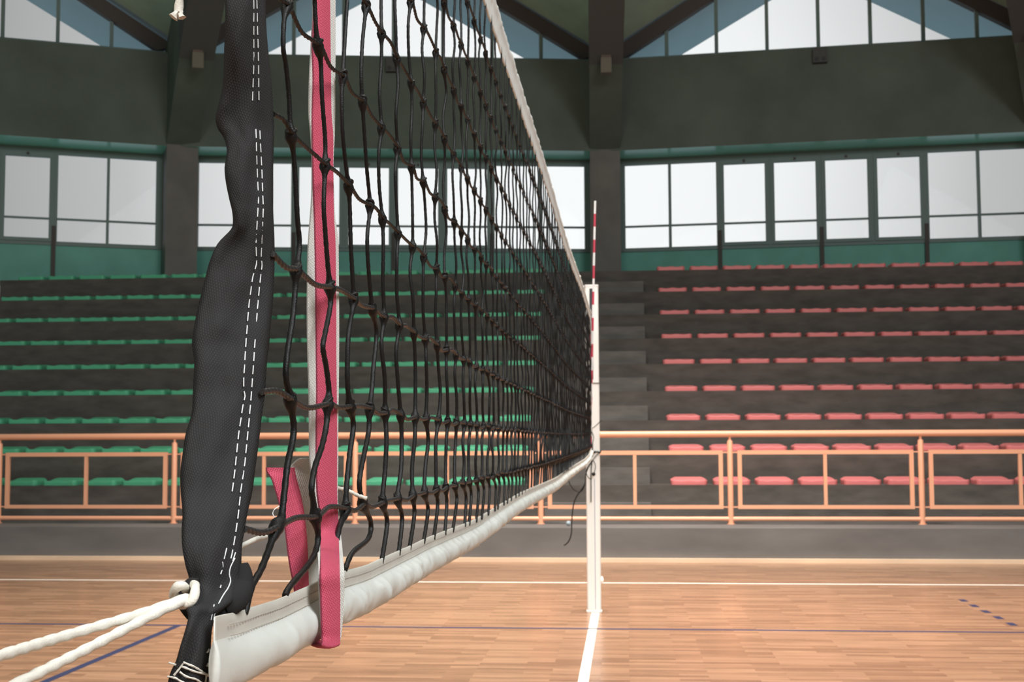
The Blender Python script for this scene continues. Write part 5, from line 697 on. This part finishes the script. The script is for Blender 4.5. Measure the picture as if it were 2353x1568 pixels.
b = MB(); b.hexa(rrect(PXc, PY, .057, .057, .014), 1.823, 1.833); ppart(b, 'joint_ring', M['lamp'])
b = MB(); b.box(-.2665, -.2615, PY-.0567, PY-.05, .02, 1.06); ppart(b, 'groove_line', M['greyblue'])
b = MB(); b.tube([(-.222, PY, .245), (-.205, PY, .245)], .03, 12); b.tube([(-.222, PY, .245), (-.200, PY, .245)], .014, 8); ppart(b, 'knob', M['post'])
b = MB(); b.hexa(rrect(PXc, PY, .062, .062, .014), 0, .006); ppart(b, 'base_socket', M['post'])

# tie cords at the far post
t = empty('tie_cord', (PXc, PY-.06, 1.30)); tag(t, 'thin black tie cord knotted around the far white post with a dangling end', 'cord')
def tpart(mb, name):
    o = mb.build(name, M['cord'], t); o.location = (-PXc, -(PY-.06), -1.30); return o
b = MB()
for z in (1.268, 1.276):
    q = [(x, y, z+.004*sin(i)) for i, (x, y) in enumerate(rrect(PXc, PY, .060, .060, .016))]; b.tube(q+[q[0]], .0035, 6)
tpart(b, 'lashing')
b = MB()
for P in LOOPS: b.tube(crom(P, 5), .003, 6)
b.ball((-.268, PY-.066, 1.273), .013); tpart(b, 'bow_loop')
b = MB(); b.ball(BALL[0], .016); tpart(b, 'knot')
b = MB(); b.tube(crom(DANGLE, 6), .004, 6); b.tube(crom(DANGLE2, 6), .005, 6); b.tube(crom(DANGLE3, 4), .004, 6); tpart(b, 'loose_end')

# ------------------------------------------------------------------ the net
XN = -.285; YN0, YN1 = .93, 10.30
ROWS = [1.328, 1.432, 1.545, 1.660, 1.767, 1.880, 1.990, 2.100, 2.210]
def sag(Y, z):
    u = max(0, min(1, (Y-1.2)/9.3)); return z-.022*sin(pi*u)**.8*(1-.6*(z-1.26)/1.1)
def xnet(Y): return XN+.0025*max(0, Y-6)+.003*sin(Y*1.7)*min(1, max(0, Y-1.6))
TT = [Vector(q) for q in TAPE_TOP]+[Vector((XN, 9.6, 1.268)), Vector((XN, 10.32, 1.312))]
def tape_z(Y):
    if Y <= TT[0].y: return TT[0].z
    for a, c in zip(TT, TT[1:]):
        if Y <= c.y:
            t = (Y-a.y)/(c.y-a.y); t = t*t*(3-2*t)*.5+t*.5; return a.z+(c.z-a.z)*t
    return TT[-1].z
net = empty('volleyball_net', (XN, 1.0, 1.25)); tag(net, 'black knotted cord volleyball net with white tapes running to the far post', 'net')
def npart(mb, name, m, parent=None, **kw):
    o = mb.build(name, m, parent or net, **kw)
    if parent is None: o.location = (-XN, -1.0, -1.25)
    return o
TOPZ = 2.385
# vertical cords
knots = []          # knots[c][r] = (Y, z)
paths = []
def extend(V):
    P = [Vector(q) for q in V]; P = list(reversed(P)) if P[0].z < P[-1].z else P   # top first
    top = P[0]; add = []
    for z in (2.33, 2.21, 2.155, 2.10, 2.045, 1.99, 1.935):
        if z > top.z+.03: add.append(Vector((XN, top.y+rnd.uniform(-.006, .006), z)))
    return add+P
def cross(P, z):
    for a, c in zip(P, P[1:]):
        if (a.z-z)*(c.z-z) <= 0 and a.z != c.z: return a.y+(c.y-a.y)*(a.z-z)/(a.z-c.z)
    return P[-1].y
for V in (V0, V1, V2, V3): paths.append((extend(V), True))
ycol = list(VY)
while ycol[-1] < 10.12: ycol.append(ycol[-1]+.1085+rnd.uniform(-.012, .012))
for ci, Y in enumerate(ycol):
    P = []; near = Y < 3.2
    zl = sorted([sag(Y, z) for z in ROWS], reverse=True)
    bend = rnd.uniform(-.012, .012)
    P.append(Vector((xnet(Y), Y, 2.33)))
    prev = 2.33
    lean = lambda z: .035*max(0, 1.77-z)/.35 if z > 1.42 else .035-.02*(1.42-z)/.1
    for zi, z in enumerate(zl):
        j = rnd.uniform(-.012, .012)
        for f, am in ((.3, 1), (.65, .8)):
            zz = prev+(z-prev)*f
            P.append(Vector((xnet(Y)+rnd.uniform(-.0025, .0025), Y+lean(zz)+am*j+rnd.uniform(-.003, .003), zz)))
        yk = Y+lean(z)+rnd.uniform(-.006, .006)
        P.append(Vector((xnet(Y), yk, z))); prev = z
    ze = tape_z(Y)
    P.append(Vector((XN, P[-1].y+rnd.uniform(.006, .034), prev-.026)))
    P.append(Vector((XN, P[-1].y-rnd.uniform(.022, .058), ze-.006)))
    paths.append((P, near))
for ci, (P, near) in enumerate(paths):
    b = MB(); Yc = P[len(P)//2].y
    D = crom(P, 8 if near else 3)
    if near: D = resample(D, .0035)
    zk = [sag(Yc, z) if ci > 3 else z for z in ROWS]
    ks = [(cross(P, z), z) for z in zk]; knots.append(ks)
    def r0(z): return .0021+.0007*min(1, max(0, (1.66-z)/.25))
    if near:
        rad = []
        for q in D:
            e = 0
            for z in zk:
                dz = q.z-(z-.001); e = max(e, math.exp(-(dz/.0066)**2))
            rad.append(r0(q.z)+.0035*e+.00012*sin(q.z*900+ci))
        b.tube(D, rad, 9, lobe=.05, twist=260)
        for yk, z in ks:       # the knot: a small turn of cord round the crossing
            x = xnet(yk)
            ring = []
            for a in range(13):
                th = 2*pi*a/12; ring.append((x+.0036*cos(th), yk+.0044*sin(th), z+.0030+.0026*sin(th+ci)))
            b.tube(ring, .0020, 7)
    else:
        Dk = []
        rad = []
        for q in D:
            e = 0
            for z in zk: e = max(e, math.exp(-((q.z-z)/.009)**2))
            rad.append(r0(q.z)+.0031*e)
        b.tube(D, rad, 6)
    npart(b, 'vertical_cord', M['cord'], angle=80)
# horizontal cords
for ri, z in enumerate(ROWS):
    pts = []
    y0 = {0: .962, 1: 1.004, 2: 1.031, 3: 1.030}.get(ri, 1.012)
    start = Vector((XN, y0, z+.004))
    pts.append(start)
    ks = [c[ri] for c in knots]
    pts.append(Vector((XN+.001, (y0+ks[0][0])/2, z+(.006 if ri in (1, 3) else -.002))))
    for i, (yk, zz) in enumerate(ks):
        x = xnet(yk); pts.append(Vector((x+.002, yk, zz)))
        if i+1 < len(ks):
            y2, z2 = ks[i+1]; d = rnd.uniform(-.006, .006) if yk < 3 else rnd.uniform(-.004, .002)
            pts.append(Vector((x+rnd.uniform(-.002, .002), yk+(y2-yk)*.5, (zz+z2)/2+d)))
    pts.append(Vector((XN+.012, 10.28, ks[-1][1])))
    b = MB(); n = next(i for i, q in enumerate(pts) if q.y > 3.0)
    D = resample(crom(pts[:n+1], 8), .0022)
    hr = .0024 if ri < 3 else .0019
    b.tube(D, hr, 10, lobe=.17, twist=330)
    b.tube(crom(pts[n:], 2), hr, 6)
    npart(b, 'horizontal_cord', M['hcord' if ri < 3 else 'cord'], angle=80)
# tapes
def nz(*a): return noise.noise(Vector(a))
def tape(prof, zf, y0, y1, amp, seed, flip=False, hvar=.002, hem=False):
    ys = []; y = y0
    while y < y1: ys.append(y); y += .004 if y < 1.9 else (.006 if y < 3 else .016)
    ys.append(y1)
    rows = []
    for Y in ys:
        zt_ = zf(Y); row = []
        grow = 1+.22*nz(Y*9, seed, 3.3)+.10*nz(Y*31, seed, 1.3)
        hv = hvar*nz(Y*14, seed, 9.1)+hvar*.8*nz(Y*38, 2.2, seed)
        for side in (1, -1):
            pr = prof if side == 1 else list(reversed(prof))[1:-1]
            for q, w in pr:
                f = min(1, max(0, (w-.003)/.006))
                if hem:
                    a = .55*nz(Y*23+q*14+.6*nz(Y*6,q*20,2), q*7, seed+side)+.25*nz(Y*60+q*40, q*30, seed)
                    rid = (1-abs(nz(Y*17-q*16, q*5+5, seed+side*2)))**4
                    am = amp*(.45+.75*min(1, max(0, (Y-1.12)/.25)))
                    e_ = min(1, max(0, (Y-.893)/.15)); w_ = w*(.28+.72*e_*e_*(3-2*e_))
                else:
                    a = nz(Y*26+q*55, q*30, seed+side); rid = (1-abs(nz(Y*22-q*70, q*14+5, seed+side*2)))**3; am = amp; w_ = w
                dx = side*w_*(1+(grow-1)*f)+side*am*f*min(1, w_/max(w, 1e-6))*(1.1*a+1.3*(rid-.5))+.0009*nz(Y*30, q*40, seed)*(1-f)
                zq = zt_-q-(hv*max(0, q-.02)/.03 if not flip else -hv*max(0, .05-q)/.03)
                row.append((xnet(Y)*1.0+dx+.0015*nz(Y*5, seed, 0), Y, zq))
        rows.append(row)
    b = MB(); b.rings(rows, True); b.uv = {}
    if hem:
        n_r = len(rows[0]); np_ = len(prof)
        for fi in range((len(rows)-1)*n_r):
            j = fi % n_r; q = prof[j][0] if j < np_-1 else prof[max(0, 2*np_-3-j)][0]
            b.m[fi] = 1 if q < .0165 else 0
    return b
BP = [(0,.0004),(.0008,.0016),(.006,.0018),(.012,.0019),(.0165,.0024),(.0195,.0050),(.024,.0092),(.029,.0118),(.034,.0128),(.039,.0125),(.044,.0106),(.0485,.0074),(.0515,.0038),(.053,.0004)]
bt = npart(tape(BP, tape_z, .893, 10.32, .0047, 4.0, hem=True), 'bottom_tape', [M['vinyl'], M['hem']], angle=180)
for q, off in ((.0075, .0019), (.0155, .0026)):
    b = MB(); y = .92
    while y < 2.6:
        L_ = .0045
        b.tube([(xnet(y)+.0015*nz(y*5, 4, 0)+off+.0008, y, tape_z(y)-q), (xnet(y+L_)+.0015*nz(y*5, 4, 0)+off+.0008, y+L_, tape_z(y+L_)-q)], .00035, 4); y += .0065
    npart(b, 'seam_stitching', M['seam'], bt)
TP = [(0,.0004),(.002,.0045),(.006,.0066),(.012,.0070),(.018,.0060),(.024,.0040),(.030,.0028),(.045,.0024),(.060,.0022),(.068,.0018),(.0695,.0004)]
npart(tape(TP, lambda Y: TOPZ-.018*sin(pi*max(0, min(1, (Y-1)/9.3))), .93, 10.31, .0030, 9.0, True, .005), 'top_tape', M['toptape'], angle=180)

# black end band with stitching
b = MB(); rows = []
for fr, bk in BAND:
    rows.append([Vector(q) for q in fr]+[Vector(q) for q in reversed(bk[1:-1])])
cols = list(zip(*rows)); cols = [crom(c, 4) for c in cols]
rows = [list(r_) for r_ in zip(*cols)]
n_ = len(rows[0]); nf = len(BAND[0][0])
for i, r_ in enumerate(rows):
    for j in range(1, nf-1):
        q = r_[j]; a = nz(q.z*34+q.y*10, q.x*30, 3.0); rid = (1-abs(nz(q.z*20+j*.35, q.x*20, 7.0)))**3
        r_[j] = q+Vector((.25,-1,0))*(.0022*a+.003*(rid-.5))
b.rings(rows, True); sb = npart(b, 'side_band', M['cloth'], angle=180)
for row in (STITCH_A, STITCH_B):
    b = MB()
    for s in row: b.tube(crom(s, 3), .00042, 5)
    npart(b, 'stitching', M['thread'], sb)
b = MB()
for s in LASH: b.tube(crom(s, 4), .0007, 5, lobe=.2, twist=500)
npart(b, 'lashing_thread', M['rope'], sb)
b = MB(); P = [Vector(q) for q in TAB]; b.solid(P, [q+Vector((0,.006,0)) for q in P]); npart(b, 'eyelet_tab', M['cloth'], sb, smooth=False)
b = MB(); D = crom(BLACKLOOP, 5); n = len(D)
b.tube(D, [.0045+.005*sin(pi*i/(n-1)) for i in range(n)], 10); npart(b, 'cloth_loop', M['cloth'], sb)
# far end band
b = MB()
rows = []
for i in range(40):
    z = 1.27+i*(2.36-1.27)/39; w = .026+.006*sin(i*1.3); rows.append([(-.300-w*.3, 10.26, z), (-.290, 10.25, z), (-.278+w*.25, 10.27, z), (-.285, 10.30, z)])
b.rings(rows, True); npart(b, 'side_band', M['cloth'])
for z0, z1 in ((2.20, 2.30), (2.10, 2.17)):
    b = MB(); b.tube([(-.312, 10.24, z0), (-.316, 10.235, (z0+z1)/2), (-.311, 10.24, z1)], [.004, .008, .004], 8); npart(b, 'tape_tie', M['toptape'])

# far side strap
b = MB(); b.ribbon([((-.288+.004*sin(z*9), 10.235, z), (-.281+.004*sin(z*9), 10.23, z), (-.274+.004*sin(z*9), 10.24, z)) for z in [1.30+.05*i for i in range(22)]], .002)
s_ = b.build('side_strap', M['white']); tag(s_, 'narrow white and pink side strap on the net beside the far post', 'strap', 'side straps on the net')
b = MB()
for z0, z1 in ((1.31, 1.40), (1.98, 2.08), (2.14, 2.24)):
    b.ribbon([((-.284, 10.226, z), (-.279, 10.223, z), (-.274, 10.228, z)) for z in (z0, (z0+z1)/2, z1)], .002)
b.build('pink_webbing', M['red'], s_)

# antenna
A0, A1 = Vector(ANTENNA[0]), Vector(ANTENNA[1]); b = MB(); N = 18
for i in range(N):
    a, c = A0+(A1-A0)*(i/N), A0+(A1-A0)*((i+1)/N); b.tube([a, c], .0085 if i < N else .006, 10, mat=i % 2, caps=(i in (0, N-1)))
tag(b.build('antenna', [M['antwhite'], M['antred']]), 'red and white striped antenna rod standing at the far net end', 'antenna')

# near side strap
s_ = empty('side_strap', STRAP_RED[0][1]); tag(s_, 'wide pink and white side strap hanging down and looped under the bottom tape', 'strap', 'side straps on the net')
def spart(mb, name, m):
    o = mb.build(name, m, s_, angle=80); o.location = [-c for c in STRAP_RED[0][1]]; return o
b = MB(); b.ribbon(STRAP_RED, .0018, fine=6); spart(b, 'pink_webbing', M['red'])
b = MB(); b.ribbon(STRAP_WHITE, .0014, fine=6); spart(b, 'white_webbing', M['white'])
b = MB(); b.ribbon(TAIL_RED, .0018, fine=6); spart(b, 'pink_tail', M['red'])
b = MB(); b.ribbon(TAIL_WHITE, .0016, fine=6); spart(b, 'white_tail', M['white'])

# ropes
b = MB()
for P in (ROPEA, ROPEB): b.tube(resample(crom(P, 8), .003), .0033, 12, lobe=.10, twist=160)
b.tube(resample(crom(RING, 6), .002), .0033, 12, lobe=.08, twist=160)
tag(b.build('tension_rope', M['rope'], angle=80), 'doubled white rope looped through the eyelet of the black net band', 'rope')
b = MB(); b.tube(resample(crom(TOPROPE, 8), .003), .0034, 12, lobe=.12, twist=220)
ro = b.build('hanging_rope', M['rope'], angle=80); tag(ro, 'frayed white rope end dangling beside the top of the black net band', 'rope')
b = MB()
for P in FRAY:
    D = crom(P, 4); n = len(D); b.tube(D, [.0022+.0012*i/(n-1) for i in range(n)], 7, lobe=.3, twist=300)
b.build('frayed_end', M['rope'], ro)
b = MB(); b.tube(resample(crom(THINCORD, 8), .002), .0019, 8, lobe=.22, twist=600)
tag(b.build('thin_cord', M['rope'], angle=80), 'thin white twisted cord passing behind the pink strap of the net', 'cord')
b = MB(); b.tube(crom(THREAD, 6), .0004, 5)
tag(b.build('loose_thread', M['thread']), 'fine white loose thread curling at the lowest net cord', 'thread')
b = MB(); b.ball((-.68, 15.12, .405), .029, .029, .028, 16, 10)
tag(b.build('small_ball', M['paleball']), 'small pale blue grey ball lying on the platform under the rail', 'ball')

# ------------------------------------------------------------------ light
w = bpy.data.worlds.new('overcast sky'); bpy.context.scene.world = w; w.use_nodes = True; nt = w.node_tree
bg = nt.nodes['Background']
tc = nt.nodes.new('ShaderNodeTexCoord')
dt = nt.nodes.new('ShaderNodeVectorMath'); dt.operation = 'DOT_PRODUCT'
nrm = nt.nodes.new('ShaderNodeVectorMath'); nrm.operation = 'NORMALIZE'
nt.links.new(tc.outputs['Generated'], nrm.inputs[0]); nt.links.new(nrm.outputs[0], dt.inputs[0])
dt.inputs[1].default_value = Vector((-.055, .975, .20)).normalized()
mr = nt.nodes.new('ShaderNodeMapRange'); mr.inputs[1].default_value = .86; mr.inputs[2].default_value = 1.0
nt.links.new(dt.outputs['Value'], mr.inputs[0])
cr = nt.nodes.new('ShaderNodeValToRGB'); nt.links.new(mr.outputs[0], cr.inputs[0])
E_ = cr.color_ramp.elements
def g3(v): return (v*.985, v*.99, v*1.0, 1)
E_[0].position = 0; E_[0].color = g3(.34); E_[1].position = 1; E_[1].color = g3(1.0)
for pos, v in ((.40,.40), (.65,.54), (.80,.76), (.89,.92)):
    e = E_.new(pos); e.color = g3(v)
# ground half darker
sx = nt.nodes.new('ShaderNodeSeparateXYZ'); nt.links.new(nrm.outputs[0], sx.inputs[0])
m2 = nt.nodes.new('ShaderNodeMapRange'); m2.inputs[1].default_value = -.02; m2.inputs[2].default_value = .02
nt.links.new(sx.outputs['Z'], m2.inputs[0])
mx = nt.nodes.new('ShaderNodeMix'); mx.data_type = 'RGBA'; mx.inputs[6].default_value = (.30,.36,.40,1)
nt.links.new(m2.outputs[0], mx.inputs[0]); nt.links.new(cr.outputs[0], mx.inputs[7]); nt.links.new(mx.outputs[2], bg.inputs['Color'])
bg.inputs['Strength'].default_value = 1.0

def area(name, loc, rot, sx_, sy_, power, col):
    l = bpy.data.lights.new(name, 'AREA'); l.shape = 'RECTANGLE'; l.size = sx_; l.size_y = sy_; l.energy = power; l.color = col
    o = bpy.data.objects.new(name, l); C.objects.link(o); o.location = loc; o.rotation_euler = [radians(a) for a in rot]; return o
lp = area('ceiling_lamps', (-.2, 10.5, 10.4), (0,0,0), 5, 6, LAMP1, (1,.94,.87)); lp.data.spread = radians(92)
area('net_side_fill', (6.0, -4.0, 9.0), (26,32,0), 5, 5, FILL_SIDE, (.94,.97,1))  # added fill, no fixture: brightens the net's right face and tapes

area('strap_tail_fill', (-2.5, -5.0, 8.5), (30,-14,0), 4, 4, FILL_TAIL, (1,.97,.93))  # second added fill, lifts the white strap tail out of shadow

# ------------------------------------------------------------------ camera
th = math.atan((1004-784)/3000.); psi = radians(5.0); rho = .00425
F = Vector((-sin(psi)*cos(th), cos(psi)*cos(th), sin(th))); R0 = Vector((cos(psi), sin(psi), 0)); U0 = R0.cross(F)
U = U0*cos(rho)+R0*sin(rho); Rr = R0*cos(rho)-U0*sin(rho)
cam = bpy.data.cameras.new('camera'); co = bpy.data.objects.new('camera', cam); C.objects.link(co)
mw = Matrix((( Rr.x, U.x, -F.x, 0), (Rr.y, U.y, -F.y, 0), (Rr.z, U.z, -F.z, 1.40), (0,0,0,1)))
co.matrix_world = mw
cam.sensor_width = 36; cam.lens = 36*3000/2353.; cam.clip_start = .02; cam.clip_end = 300
cam.dof.use_dof = True; cam.dof.focus_distance = 1.2; cam.dof.aperture_fstop = 26
sc = bpy.context.scene; sc.camera = co
sc.view_settings.view_transform = 'Standard'; sc.view_settings.look = 'None'; sc.view_settings.gamma = 1; sc.view_settings.exposure = 0
